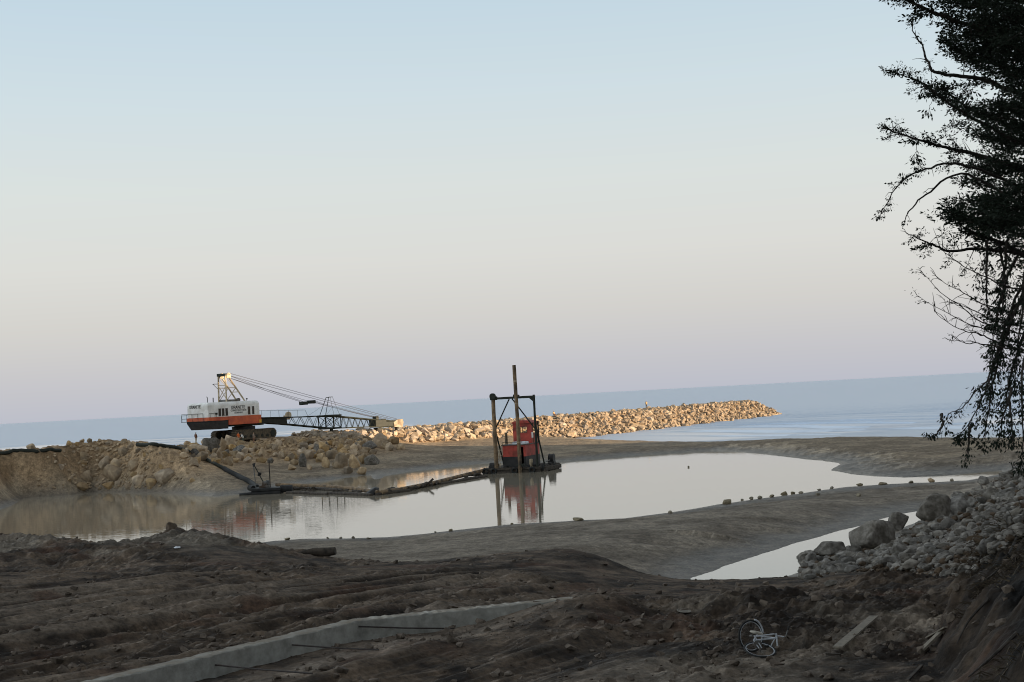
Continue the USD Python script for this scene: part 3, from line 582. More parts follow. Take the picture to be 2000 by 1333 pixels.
for i in range(520):
    px = g.uniform(350, 780); py = np.interp(px, [350, 560, 780], [872, 858, 846]) + g.uniform(1, 30)
    b = hit(px, min(py, 912))
    if b[1] > 262: continue
    k = b[1] / FPX; s = g.uniform(3, 9) * k
    small.append(place_rock(b, s * 1.2, s, s * .8, nxt(), 1, .35))
single('slope_rubble', merge(small), M['rock_tan'], 'small tan stones between the boulders below the dragline', 'rubble', kind='stuff')
# grey rubble bank on the right
B3 = dict(lvl=3, cuts=12)
GR = [(1712, 1049, 92, 58, 'broad domed grey boulder at the channel edge, largest of the rubble bank'), (1757, 1021, 42, 38, 'squarish grey boulder at the channel edge behind the broad domed one'),
      (1830, 996, 84, 60, 'big pointed grey boulder at the upper end of the channel'), (1872, 990, 56, 40, 'dark sloping boulder leaning on the big pointed one'),
      (1627, 1076, 62, 32, 'long low pale boulder at the channel edge, left of the domed one'), (1586, 1092, 24, 28, 'small round dark-sided boulder at the channel edge, left end of the rubble'),
      (1572, 1108, 18, 16, 'leftmost small pale stone of the grey rubble'), (1672, 1076, 30, 20, 'grey stone wedged between the long low boulder and the domed one'),
      (1732, 1100, 40, 20, 'pale flat stone lying on the front edge of the grey rubble'), (1764, 1074, 38, 26, 'rounded grey stone right below the dark side of the domed boulder'),
      (1624, 1141, 26, 12, 'lone pale flat stone on the dark mud in front of the rubble'), (1578, 1122, 26, 22, 'pale stone at the left tip of the rubble, above the dark mud'), (1782, 1104, 34, 18, 'pale stone at the front of the rubble, right of the flat one'),
      (1658, 1098, 30, 16, 'pale stone lying below the long low boulder'), (1648, 1112, 24, 16, 'small pale pointed stone on the front edge of the rubble'), (1944, 966, 44, 26, 'dark-faced boulder at the top of the rubble under the hanging twigs'), (1858, 1022, 34, 20, 'buff stone in the rubble below the pointed boulder')]
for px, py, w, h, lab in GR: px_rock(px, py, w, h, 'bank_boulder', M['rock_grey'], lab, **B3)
g = np.random.default_rng(14); cand = []
for i in range(3600):
    u = g.uniform(0, 1); px = 1565 + 440 * u ** .8
    top = np.interp(px, [1565, 1640, 1740, 1800, 1880, 1940, 2005], [1090, 1078, 1062, 1022, 965, 940, 915]); bot = np.interp(px, [1565, 1640, 1760, 1850, 1900, 2005], [1136, 1120, 1116, 1128, 1120, 1040])
    py = g.uniform(top, bot); b = hit(px, py); big = g.uniform() ** 6
    cand.append((b, (3 + 24 * big) * b[1] / FPX, 3 + 24 * big))
cand.sort(key=lambda t: -t[2]); small = []; dirt = []
for i, (b, s, w) in enumerate(cand):
    m = place_rock(b, s * g.uniform(1, 1.4), s, s * g.uniform(.6, .9), nxt(), 2 if w > 9 else 1, .32)
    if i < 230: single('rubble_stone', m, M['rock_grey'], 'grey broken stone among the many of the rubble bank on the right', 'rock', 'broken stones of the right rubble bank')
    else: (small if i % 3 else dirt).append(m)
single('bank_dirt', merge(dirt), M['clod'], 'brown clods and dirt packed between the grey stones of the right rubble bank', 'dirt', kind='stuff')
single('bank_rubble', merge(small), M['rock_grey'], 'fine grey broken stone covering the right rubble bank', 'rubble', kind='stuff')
# single stones and clods along the pond
for px, py, w, h, lab in [(1421, 981, 24, 11, 'largest squarish clod on the near pond edge, right of centre'), (1678, 967, 13, 9, 'lone dark square stone on the grey sand near the rubble'), (1598, 966, 11, 6, 'small dark stone on the sand left of the lone square one'), (1820, 938, 16, 11, 'rust-brown stone at the narrow end of the pond'),
                          (1130, 1015, 26, 7, 'low clod on the near pond edge below the dredge reflection'), (1680, 947, 16, 7, 'tan stone at the near edge of the narrow pond arm'), (1531, 964, 17, 10, 'round clod on the pond edge, largest of the row of four'), (1345, 912, 5, 4, 'tiny dark stone breaking the water in the middle of the pond')]:
    px_rock(px, py, w, h, 'shore_stone', M['shore'] if w != 16 or h != 11 else M['rock_tan'], lab)
for t in [(1468, 974, 11, 8), (1485, 972, 12, 8), (1508, 969, 12, 7), (1549, 963, 10, 6), (1565, 962, 12, 6), (1625, 953, 11, 6), (1600, 957, 9, 5), (1725, 945, 22, 6), (1780, 942, 12, 6), (1310, 1001, 12, 7), (1450, 977, 7, 5), (1860, 938, 10, 6), (880, 1036, 10, 6), (1000, 1024, 8, 4), (690, 1050, 9, 6), (665, 1051, 8, 4), (640, 1051, 7, 4), (720, 1052, 12, 4), (850, 1040, 6, 4), (560, 1053, 16, 6)]:
    px_rock(*t, 'shore_clod', M['shore'], 'small clod in the broken row along the near edge of the pond', 'clods along the near pond edge')
# clods on the mud
g = np.random.default_rng(15); small = []
cyy = 1 / g.uniform(1 / 80., 1 / 25., 9500); cxx = g.uniform(-.40, .40, 9500) * cyy
ok = (mudness(cxx, cyy) > .5) & ((nz(cxx, cyy, .16, 31, 3) > 0) | (g.uniform(size=9500) < .25)); czz = H(cxx, cyy)
for xx, yy, zz in zip(cxx[ok], cyy[ok], czz[ok]):
    s = .04 + .22 * g.uniform() ** 6
    small.append(place_rock((xx, yy, zz), s * 1.3, s, s * .8, nxt(), 0 if s < .09 else 1, .35, cuts=4))
single('mud_clods', merge(small), M['clod'], 'loose dark clods strewn over the churned mud', 'clods', kind='stuff')
# ------------------------------------------------------------------ concrete footing, bars, planks
ft = thing('concrete_footing', 'L-shaped low concrete footing wall with pale top cutting across the muddy foreground', 'footing')
def wall_leg(p, q, w, zt, zb, seed):
    d = (q - p); L = np.linalg.norm(d); d /= L; s = np.array([d[1], -d[0]]); n = int(L / .12); g = np.random.default_rng(seed)
    prof = [(-w / 2, zb), (-w / 2, zt - .025), (-w / 2 + .025, zt), (w / 2 - .025, zt), (w / 2, zt - .025), (w / 2, zb)]
    V, F = [], []
    for i in range(n + 1):
        c = p + d * L * i / n
        for k, (a, z) in enumerate(prof):
            j = g.normal(size=2) * (.008 if 0 < k < 5 else 0); V.append([*(c + s * (a + j[0])), z + j[1]])
    m = len(prof)
    for i in range(n):
        for k in range(m - 1):
            a = i * m + k; F += [(a, a + 1, a + m + 1), (a, a + m + 1, a + m)]
    for e in (0, n):
        b = [e * m + k for k in range(m)]
        F += [(b[0], b[k], b[k + 1]) if e else (b[0], b[k + 1], b[k]) for k in range(1, m - 1)]
    t = trimesh.Trimesh(np.array(V), np.array(F), process=False); t.fix_normals() if False else None
    return t
dA = (FB - FA) / np.linalg.norm(FB - FA); dC = (FC - FB) / np.linalg.norm(FC - FB)
A0 = FA - dA * 2.0
part(ft, 'wall_leg', wall_leg(A0, FB + dA * .10, .42, 4.60, 3.4, 1), M['concrete'], label='long straight leg running to the lower left corner')
part(ft, 'wall_leg', wall_leg(FB + dC * .02, FC + dC * .2, .42, 4.592, 3.4, 2), M['concrete'], label='far leg running to the right and vanishing under mud')
for a, b, lab in [((700, 1224), (888, 1233), 'dark steel bar at the inner corner of the concrete footing'), ((570, 1260), (740, 1274), 'dark steel bar sticking out of the middle of the near footing leg'), ((420, 1299), (610, 1322), 'dark steel bar sticking out of the footing nearest the camera')]:
    # from the inner face of the near leg, just under its top
    r = ray(*a); nrm = np.array([dA[1], -dA[0]]); face = FA + nrm * .20
    t = (face @ nrm) / (r[:2] @ nrm); p = EYE + r * t
    e = hit(*b); e[2] += .05
    mid = (p + e) / 2 + np.array([0, 0, -.015])
    single('steel_bar', tube([p, mid, e], .019, 8), M['rebar'], lab, 'steel bar', smooth=40)
s0, s1 = hit(906, 1222), hit(888, 1206); s1 = s0 + np.array([-.22, .05, .28])
single('wooden_stake', tube([s0 - [0, 0, .1], s1], .02, 6), M['old_wood'], 'short dark stake poking from the mud before the far footing leg', 'stake')
def plank(name, a, b, w, th, mt, label, tilt=0.0, lift=.0):
    p, q = hit(*a), hit(*b); zz = max(p[2], q[2]); p[2] += th / 2 + .03 + lift; q[2] += th / 2 + .03 + lift
    f = np.linspace(0, 1, 15)[:, None]; ln = p + (q - p) * f; up_ = max(0.0, float((H(ln[:, 0], ln[:, 1]) + th / 2 + .015 - ln[:, 2]).max())); p[2] += up_; q[2] += up_
    m = box(w, np.linalg.norm(q - p), th, ch=.004); m = m.subdivide()
    d = (q - p) / np.linalg.norm(q - p); s = np.cross(d, [0, 0, 1]); s /= np.linalg.norm(s); u = np.cross(s, d)
    T = np.eye(4); T[:3, 0] = s; T[:3, 1] = d; T[:3, 2] = u; T[:3, 3] = (p + q) / 2
    m.apply_transform(T); return single(name, m, mt, label, 'plank')
plank('plank', (1637, 1281), (1708, 1222), .21, .045, M['wood'], 'long weathered plank lying on the mud to the right of the bicycle', lift=.03)
plank('plank', (1802, 1277), (1842, 1240), .17, .05, M['wood'], 'short plank with a second strip on it at the foot of the dark bank')
plank('plank', (1812, 1258), (1848, 1237), .09, .03, M['wood'], 'narrow strip lying on the short plank at the foot of the bank', lift=.06)
plank('plank', (1772, 1338), (1801, 1308), .06, .05, M['old_wood'], 'thin dark batten at the bottom edge of the picture, below the planks')
plank('plank', (1612, 1284), (1642, 1284), .08, .03, M['old_wood'], 'small offcut of board at the near end of the long plank')
p = hit(627, 1088); m = tube([p + [-1.25, 0, .16], p + [-.4, .1, .24], p + [.4, .05, .20], p + [.75, 0, .24]], [.10, .2, .23, .2], 9)
single('driftwood_log', m, M['old_wood'], 'dark log lying on the grey sand left of centre, before the pond', 'log', smooth=40)
p = P(337, 1040, 76.5); p[2] = h1(p[0], p[1]); sm = rock(.62, .5, .62, 77, 2, 6); sm.apply_translation(p + [-.05, 0, .24]); sm2 = rock(.6, .5, .28, 78, 2, 6); sm2.apply_translation(p + [.4, .1, .06])
single('stump', merge([sm, sm2]), M['clod'], 'dark stump-like lump crowning the left mud mound against the pond', 'stump', smooth=35)
p = hit(346, 1073); b_ = trimesh.creation.icosphere(2); b_.apply_scale([.16, .14, .05]); b_.vertices += (fbm(b_.vertices * 12, 3, 3) - .5)[:, None] * .05; b_.apply_translation(p + [0, 0, .05])
single('paper_scrap', b_, M['paper'], 'white scrap of paper on the dark mud mound below the stump', 'paper')
for (px, py, w, dd, lab) in [(1335, 1195, .17, .42, 'small puddle of pale water on the mud, right of the footing')]:
    c = hit(px, py); a = np.linspace(0, 2 * math.pi, 40, endpoint=False); rr = 1 + .35 * (fbm(np.stack([np.cos(a) * 1.4, np.sin(a) * 1.4, 0 * a + px], -1), 3, 4) - .5) * 2
    zc = float(H(c[0], c[1]).ravel()[0]) + .02
    vv = np.vstack([[c[0], c[1], zc + .01], np.stack([c[0] + rr * np.cos(a) * w, c[1] + rr * np.sin(a) * dd, 0 * a + zc + .01], -1)])
    single('puddle', (vv, np.array([(0, 1 + k, 1 + (k + 1) % 40) for k in range(40)])), creek_m, lab, 'puddle', smooth=True)

# ------------------------------------------------------------------ bicycle
bc = hit(1490, 1281)
by = thing('bicycle', 'white bicycle lying on its side in the mud with one wheel standing up', 'bicycle', bc, 0)
def wheel(parent, c, nrm, R=.325, name='wheel'):
    T = trimesh.geometry.align_vectors([0, 0, 1], np.asarray(nrm, float)); T[:3, 3] = c
    ty = torus(R, .021, 40, 8); ty.apply_transform(T); w = part(parent, name, ty, M['rubber'], True)
    rm = torus(R - .028, .010, 40, 6); rm.apply_transform(T); part(w, 'rim', rm, M['bike_white'], True)
    sp = []
    for k in range(18):
        a = k / 18 * 2 * math.pi; sp.append(bar([math.cos(a) * .02, math.sin(a) * .02, (-1) ** k * .025], [math.cos(a + .3) * (R - .03), math.sin(a + .3) * (R - .03), 0], .0016, 3))
    s = merge(sp); s.apply_transform(T); part(w, 'spokes', s, M['grey_steel'])
    h = trimesh.creation.cylinder(.022, .08, sections=10); h.apply_transform(T); part(w, 'hub', h, M['grey_steel'], 40)
    return T
ST = np.array([-.16, .40, .335]); FL = np.array([-.06, -.05, .12])
wheel(by, ST, [.50, -.85, .12])
wheel(by, FL, [.10, -.30, .95])
seat_c, bb, head, low = np.array([-.05, .22, .40]), np.array([-.17, .05, .30]), np.array([.33, .12, .31]), np.array([.34, .10, .10])
for a, b, r in [(bb, head, .017), (bb + [.02, 0, .08], head + [-.04, 0, .09], .015), (bb, FL, .010), (bb + [.03, .02, .09], FL + [.04, 0, .03], .009), (head + [0, 0, .10], low, .018), (bb, seat_c, .014), (head + [0, 0, .05], np.array([.20, .10, .16]), .012)]:
    part(by, 'frame_tube', bar(a, b, r), M['bike_white'], 40)
sd = trimesh.creation.icosphere(2); sd.apply_scale([.15, .06, .035]); sd.vertices[:, 1] *= np.where(sd.vertices[:, 0] < 0, 1.25, .6); rot(sd, .25, [0, 1, 0]); sd.apply_translation(seat_c + [-.02, 0, .03])
part(by, 'saddle', sd, M['saddle'], True)
part(by, 'fork', merge([bar(head + [.02, 0, .05], head + [.16, 0, .02], .012), bar(head + [.02, .03, 0], ST + [.05, -.02, 0], .011)]), M['bike_white'], 40)
part(by, 'handlebar', tube([head + [.12, .0, .0], head + [.20, 0, .03], head + [.24, .03, .12], head + [.27, .03, .20]], .012, 8), M['grey_steel'], 40)
part(by, 'grip', bar(head + [.255, .03, .15], head + [.285, .03, .24], .018), M['rubber'], 40)
cr = disc(bb + [.08, -.05, -.08], .09, .01, 'y', 20); part(by, 'chainring', cr, M['grey_steel'])
part(by, 'pedal', box(.09, .06, .025, bb + [.26, -.06, -.12]), M['rubber'])
part(by, 'mudguard', tube([ST + [.31 * math.cos(t) * .86 + .02, .31 * math.cos(t) * .5, .35 * math.sin(t)] for t in np.linspace(.1, 1.25, 9)], .02, 6), M['bike_white'], True)

# ------------------------------------------------------------------ dragline crane
def rbox(x0, x1, y0, y1, z0, z1, r, flat_bottom=True):
    pts = []
    a = np.linspace(0, math.pi / 2, 5)
    for sx in (0, 1):
        for sy in (0, 1):
            cx, cy = (x0 + r, x1 - r)[sx], (y0 + r, y1 - r)[sy]; gx_, gy_ = (-1, 1)[sx], (-1, 1)[sy]
            for t in a:
                pts.append((cx + gx_ * r * math.cos(t), cy + gy_ * r * math.sin(t), z0))
                for u in a:
                    pts.append((cx + gx_ * r * math.cos(t) * math.cos(u), cy + gy_ * r * math.sin(t) * math.cos(u), z1 - r + r * math.sin(u)))
    return trimesh.convex.convex_hull(np.array(pts))
ca = P(474, 800, 240.0); cz = 5.22
cr = thing('dragline_crane', 'white and red lattice-boom crawler crane parked on the spoil bank with its boom down', 'crane', (ca[0], 240.0, cz), 50.0)
UsdGeom.Xformable(stage.GetPrimAtPath(cr)).AddScaleOp().Set(Gf.Vec3f(.965, .965, .985))
hs = part(cr, 'house', rbox(-9.8, 1.5, -3.05, 3.05, 4.05, 6.5, .62), M['white_paint'], 25)
part(cr, 'rear_skirt', rbox(-9.78, -5.6, -3.07, 3.07, 3.45, 4.046, .05), M['red_paint'], 25, label='narrow red band above the counterweight')
part(cr, 'front_skirt', rbox(-5.597, 1.52, -3.07, 3.07, 2.62, 4.044, .05), M['red_paint'], 25, label='deep red band under the cab half')
cwt = trimesh.convex.convex_hull(np.array([(x, y, z) for y in (-3.0, 3.0) for x, z in ((-9.75, 3.446), (-9.75, 3.1), (-8.9, 2.02), (-5.7, 2.02), (-5.7, 3.446))]))
part(cr, 'counterweight', cwt, M['black_paint'])
def slit(xc, zc, w, h, pane):
    f = merge([box(w + .12, .06, .06, (xc, -3.07, zc + h / 2 + .03)), box(w + .12, .06, .06, (xc, -3.07, zc - h / 2 - .03)), box(.06, .06, h - .004, (xc - w / 2 - .03, -3.07, zc)), box(.06, .06, h - .004, (xc + w / 2 + .03, -3.07, zc))])
    wv = part(hs, 'window', f, M['grey_steel']); return
for xc in (-7.45, -6.72, -5.98):
    slit(xc, 4.80, .40, 1.15, None); part(cr, 'window_pane', box(.40, .02, 1.15, (xc, -3.062, 4.80)), M['glass_dark'])
for xc, w in ((-1.12, .40), (-.22, .34)):
    slit(xc, 4.86, w, 1.25, None); part(cr, 'window_pane', box(w, .02, 1.25, (xc, -3.062, 4.86)), M['glass_dark'])
def lettering(txt, h, loc, rear=False):
    t = meshkit.text_mesh(txt, h, .03, bold=True); t.apply_translation([-t.extents[0] / 2 - t.bounds[0][0], 0, 0]); rot(t, math.pi / 2, [1, 0, 0])
    if rear: rot(t, -math.pi / 2, [0, 0, 1])
    t.apply_translation(loc); part(hs, 'lettering', t, M['black_paint'])
lettering('GRANITE', .50, (-3.45, -3.04, 5.25)); lettering('CONSTRUCTION', .30, (-3.4, -3.04, 4.84)); lettering('COMPANY', .26, (-3.4, -3.04, 4.46)); lettering('GRANITE', .50, (-9.79, .55, 5.62), True)
# gantry
def leg(a, b, r=.13, mt='cream_paint', nm='gantry_leg'): return part(cr, nm, bar(a, b, r, 8), M[mt], 40)
T0 = 6.35
for sy in (-1, 1):
    leg((-4.3, sy * 1.05, T0), (-4.25, sy * .95, 10.9), .14); leg((-.2, sy * 1.05, T0), (-3.7, sy * .95, 10.9), .14)
br = []
for sy in (-1, 1):
    br += [bar((-4.28, sy * 1.0, 8.9), (-2.1, sy * 1.0, 8.8), .06), bar((-4.3, sy, 6.6), (-2.2, sy, 8.75), .06), bar((-2.1, sy, 8.8), (-3.9, sy, 10.4), .05)]
br += [bar((-4.28, -1, 9.2), (-4.28, 1, 7.0), .06), bar((-4.28, 1, 9.2), (-4.28, -1, 7.0), .06), bar((-4.27, -1, 9.3), (-4.27, 1, 9.3), .06), bar((-1.6, -1, 8.1), (-1.6, 1, 8.1), .06)]
part(cr, 'gantry_bracing', merge(br), M['cream_paint'])
part(cr, 'gantry_crossbeam', box(.55, 2.3, .5, (-4.1, .1, 11.05), .06), M['dark_steel'])
for sy in (-1, 1): part(cr, 'sheave_block', merge([disc((-3.62 + .12 * k, sy * .9 + .0, 10.9 + .16 * k), .42 - .08 * k, .3, 'y') for k in (0, 1)] + [box(.9, .34, .5, (-3.6, sy * .9, 10.75), .05)]), M['cream_paint'], 30)
part(cr, 'ladder_platform', merge([box(.8, .7, .08, (-4.5, 1.5, 9.6)), bar((-4.8, 1.8, 9.6), (-4.3, 1.1, 8.7), .04)]), M['dark_steel'])
part(cr, 'roof_machinery', merge([box(2.6, 2.4, .5, (-3.0, 0, 6.62), .08), disc((-1.4, -.6, 6.75), .3, .5, 'y')]), M['grey_steel'])
part(cr, 'exhaust_pipe', merge([tube([(-6.6, 1.2, 6.45), (-6.6, 1.2, 7.35), (-6.75, 1.2, 7.5)], .07, 8), tube([(-5.6, .9, 6.45), (-5.6, .9, 7.3)], .09, 8)]), M['grey_steel'], 40)
part(cr, 'roof_lamp', merge([bar((-.4, -1.6, 6.45), (-.4, -1.6, 6.8), .04), disc((-.3, -1.6, 6.85), .13, .2, 'x')]), M['grey_steel'])
# walkway and rails
part(cr, 'walkway', merge([box(11.0, 1.1, .08, (-4.4, 3.65, 3.42)), box(.3, 7.2, .08, (-9.95, .55, 3.42))]), M['dark_steel'])
rl = []
for z in (3.95, 4.5): rl += [bar((-9.9, 4.15, z), (1.0, 4.15, z), .03), bar((-10.0, 4.1, z), (-9.9, 4.15, z), .03)]
for x in np.linspace(-9.9, 1.0, 8): rl.append(bar((x, 4.15, 3.45), (x, 4.15, 4.5), .03))
rl += [bar((-10.0, y, 3.45), (-10.0, y, 4.7), .03) for y in (-1.8, -.4, 1.2, 2.7, 4.1)] + [bar((-10.0, -1.8, 4.7), (-10.0, 4.1, 4.7), .035)]
rl += [bar((-9.8, -3.2, 4.7), (-8.3, -3.2, 4.7), .035), bar((-8.3, -3.2, 4.7), (-8.3, -3.2, 4.05), .035), bar((-9.6, -3.2, 4.7), (-9.6, -3.2, 4.05), .035), box(.4, .15, .3, (-8.2, -3.15, 4.6))]
part(cr, 'handrail', merge(rl), M['dark_steel'])
# undercarriage
def stadium(L, h, w, n=12):
    r = h / 2; pts = [(L / 2 - r + r * math.cos(t), r + r * math.sin(t)) for t in np.linspace(-math.pi / 2, math.pi / 2, n)] + [(-L / 2 + r + r * math.cos(t), r + r * math.sin(t)) for t in np.linspace(math.pi / 2, 1.5 * math.pi, n)]
    m = trimesh.creation.extrude_polygon(Polygon(pts), w, engine='earcut'); rot(m, math.pi / 2, [1, 0, 0]); m.apply_translation([0, w / 2, 0]); return m
def along_stadium(L, h, k):
    r = h / 2; s = L - 2 * r; tot = 2 * s + 2 * math.pi * r; u = k * tot
    if u < s: return (-s / 2 + u, h, 0)
    u -= s
    if u < math.pi * r: a = math.pi / 2 - u / r; return (s / 2 + r * math.cos(a), r + r * math.sin(a), a - math.pi / 2)
    u -= math.pi * r
    if u < s: return (s / 2 - u, 0, math.pi)
    u -= s; a = -math.pi / 2 - u / r; return (-s / 2 + r * math.cos(a), r + r * math.sin(a), a - math.pi / 2)
for sy in (-1, 1):
    tk = part(cr, 'crawler_track', (lambda m: (m.apply_translation([0, sy * 2.75, .08]), m)[1])(stadium(8.9, 1.5, 1.25)), M['track_steel'], label='near crawler track' if sy < 0 else 'far crawler track')
    sh = []
    for k in range(52):
        x, z, a = along_stadium(8.98, 1.58, k / 52); b = box(.28, 1.35, .10); rot(b, -a, [0, 1, 0]); b.apply_translation([x, sy * 2.75, z + .04]); sh.append(b)
    tag(stage.GetPrimAtPath(part(tk, 'track_shoes', merge(sh), M['track_steel'])), kind='stuff')
    for x in np.linspace(-3.7, 3.7, 7):
        part(tk, 'track_roller', disc((x, sy * 2.75 + sy * .0 - .66, .82 if abs(x) > 3.5 else .5), .55 if abs(x) > 3.5 else .24, .12, 'y', 14), M['dark_steel'], 30)
part(cr, 'car_body', merge([box(4.2, 4.1, .7, (0, 0, 1.15), .1), box(1.1, 5.0, .6, (-1.9, 0, 1.0)), box(1.1, 5.0, .6, (1.9, 0, 1.0))]), M['black_paint'])
part(cr, 'turntable', merge([disc((0, 0, 1.9), 2.0, .55, 'z', 28), disc((0, 0, 2.36), 1.6, .5, 'z', 28)]), M['black_paint'], 30)
part(cr, 'deck_frame', merge([box(6.2, 4.4, .34, (-1.4, 0, 2.46)), box(2.0, .5, .5, (2.4, -1.2, 2.5), .05), box(2.0, .5, .5, (2.4, 1.2, 2.5), .05)]), M['dark_steel'])
part(cr, 'marker_plate', merge([box(.05, .9, .6, (1.56, -2.3, 3.0)), box(.5, .05, .5, (1.25, -3.12, 2.95))]), M['yellow_paint'])
# boom
def cb(x): return 3.15 - (x - 2.3) * (2.38 / 36.0)
def half(x): return float(np.interp(x, [2.3, 10, 18.4, 22.2, 31.2, 36.5], [.35, .62, 1.06, 1.06, .66, .5])), float(np.interp(x, [2.3, 10, 18.4, 22.2, 36.5], [1.0, .95, .95, .95, .7]))
stn = [2.3, 6, 10, 14, 18.4, 22.2, 27, 31.2, 36.2]
for st in (1, -1):
    for sy in (1, -1):
        part(cr, 'boom_chord', tube([(x, sy * half(x)[1], cb(x) + st * half(x)[0]) for x in stn], .12 if st > 0 else .115, 6), M['dark_steel'], 40)
lac = []; xs_ = list(np.linspace(10, 18.4, 9)) + [18.4, 20.3, 22.2] + list(np.linspace(22.2, 31.2, 13)[1:])
for k in range(len(xs_) - 1):
    a, b = xs_[k], xs_[k + 1]; s = (-1) ** k
    if b - a < .01: continue
    (va, ha), (vb, hb) = half(a), half(b)
    for sy in (1, -1): lac.append(bar((a, sy * ha, cb(a) + s * va), (b, sy * hb, cb(b) - s * vb), .055, 4))
    for st in (1, -1): lac.append(bar((a, s * ha, cb(a) + st * va), (b, -s * hb, cb(b) + st * vb), .05, 4))
for x in (18.4, 20.3, 22.2):
    v, h = half(x)
    for sy in (1, -1): lac.append(bar((x, sy * h, cb(x) - v), (x, sy * h, cb(x) + v), .10 if x != 20.3 else .05, 6))
lac += [bar((18.4, s, cb(18.4) - 1.0), (22.2, s, cb(22.2) + 1.0), .05, 4) for s in (.95, -.95)] + [bar((18.4, s, cb(18.4) + 1.0), (22.2, s, cb(22.2) - 1.0), .05, 4) for s in (.95, -.95)]
part(cr, 'boom_lacing', merge(lac), M['dark_steel'])
part(cr, 'boom_butt', trimesh.convex.convex_hull(np.array([(x, sy * half(x)[1] * .92, cb(x) + st * half(x)[0] * f) for x, f in ((2.0, 1.1), (9.2, .86)) for sy in (1, -1) for st in (1, -1)])), M['dark_steel'])
part(cr, 'boom_splice', merge([box(4.3, 2.1, .34, (20.3, 0, cb(20.3) + 1.16), .06), box(4.2, 2.0, .30, (20.3, 0, cb(20.3) - 1.14), .06), box(.5, .5, .5, (20.1, -.6, cb(20.1) - 1.45), .08)]), M['dark_steel'])
part(cr, 'fairlead_sheave', merge([disc((9.9, -.5, cb(9.9) + 1.0), .62, .35, 'y', 20), box(1.0, .9, .8, (9.6, -.4, cb(9.6) + .6), .1)]), M['cream_paint'], 30)
part(cr, 'boom_head', merge([box(3.0, 1.9, 1.5, (32.7, 0, cb(32.7)), .12), box(.9, 1.0, .8, (32.2, 0, cb(32.2) + .95), .1), box(3.6, 1.3, 1.0, (35.2, 0, cb(35.2) - .05), .1)]), M['dark_steel'])
part(cr, 'boom_rest', merge([trimesh.convex.convex_hull(np.array([(x, y, z) for y in (-.6, .6) for x, z in ((32.0, .3), (33.8, .3), (32.6, -.75), (33.6, -.75))])), box(.5, .9, .4, (34.2, 0, -.1), .05)]), M['dark_steel'])
part(cr, 'boom_tip', trimesh.convex.convex_hull(np.array([(x, y, z + cb(37.5)) for y in (-.75, .75) for x, z in ((36.3, .35), (37.4, .8), (38.8, .85), (39.0, .2), (38.6, -.75), (36.4, -.55))])), M['worn_cream'])
part(cr, 'tip_sheave', merge([disc((38.3, y, cb(38.3) - .45), .55, .22, 'y', 20) for y in (-.4, .4)] + [box(.8, .8, .5, (38.0, 0, cb(38) - 1.0), .08)]), M['grey_steel'], 30)
ms = [tube([(18.6, s * .8, cb(18.6) + 1.1), (20.0, s * .35, cb(19) + 4.4), (21.0, s * .3, cb(20) + 4.55)], .06, 6) for s in (1, -1)] + [bar((22.2, s * .8, cb(22) + 1.2), (21.0, s * .3, cb(20) + 4.5), .03, 5) for s in (1, -1)] + [bar((20.0, -.35, cb(19) + 4.4), (20.0, .35, cb(19) + 4.4), .07, 6), bar((15.2, .5, cb(15.2) + .9), (19.4, .5, cb(19) + 3.0), .018, 4), bar((19, -.6, cb(19) + 1.2), (21, -.4, cb(21) + 3.0), .018, 4)]
part(cr, 'boom_mast', merge(ms), M['dark_steel'])
hr = [bar((2.2, -.9, 4.75), (13.6, -.9, cb(13.6) + 2.0), .03, 5), bar((13.6, -.9, cb(13.6) + 2.0), (14.2, -.9, cb(14.2) + .9), .03, 5)]
for x in (3.4, 5.4, 7.4, 9.6, 11.8): hr.append(bar((x, -.9, cb(x) + half(x)[0]), (x, -.9, np.interp(x, [2.2, 13.6], [4.75, cb(13.6) + 2.0])), .028, 5))
part(cr, 'boom_handrail', merge(hr), M['grey_steel'])
def cable(a, b, sag, r=.035):
    a, b = np.asarray(a, float), np.asarray(b, float); t = np.linspace(0, 1, 14)[:, None]
    return tube(a + (b - a) * t - np.array([0, 0, 1]) * (4 * sag * t * (1 - t)), r, 5)
for sy in (-1, 1):
    part(cr, 'pendant_rope', cable((-3.5, sy * .95, 11.35), (37.2, sy * .7, cb(37) + .9), .05), M['rebar'])
    part(cr, 'pendant_rope', cable((-3.3, sy * .7, 10.95), (13.6, sy * .35, 5.95), .1), M['rebar'])
    part(cr, 'pendant_rope', cable((16.4, sy * .35, 5.95), (35.0, sy * .6, cb(35) + .8), .2), M['rebar'])
part(cr, 'pendant_rope', cable((-3.2, 0, 10.7), (33.0, 0, cb(33) + 1.0), .35, .03), M['rebar'])
part(cr, 'bridle_block', box(1.3, 1.2, .62, (14.1, 0, 5.62), .1), M['dark_steel']); part(cr, 'bridle_block', box(1.3, 1.2, .62, (16.0, 0, 5.78), .1), M['dark_steel'])
part(cr, 'bridle_link', bar((14.6, 0, 5.7), (15.6, 0, 5.75), .09), M['dark_steel'])

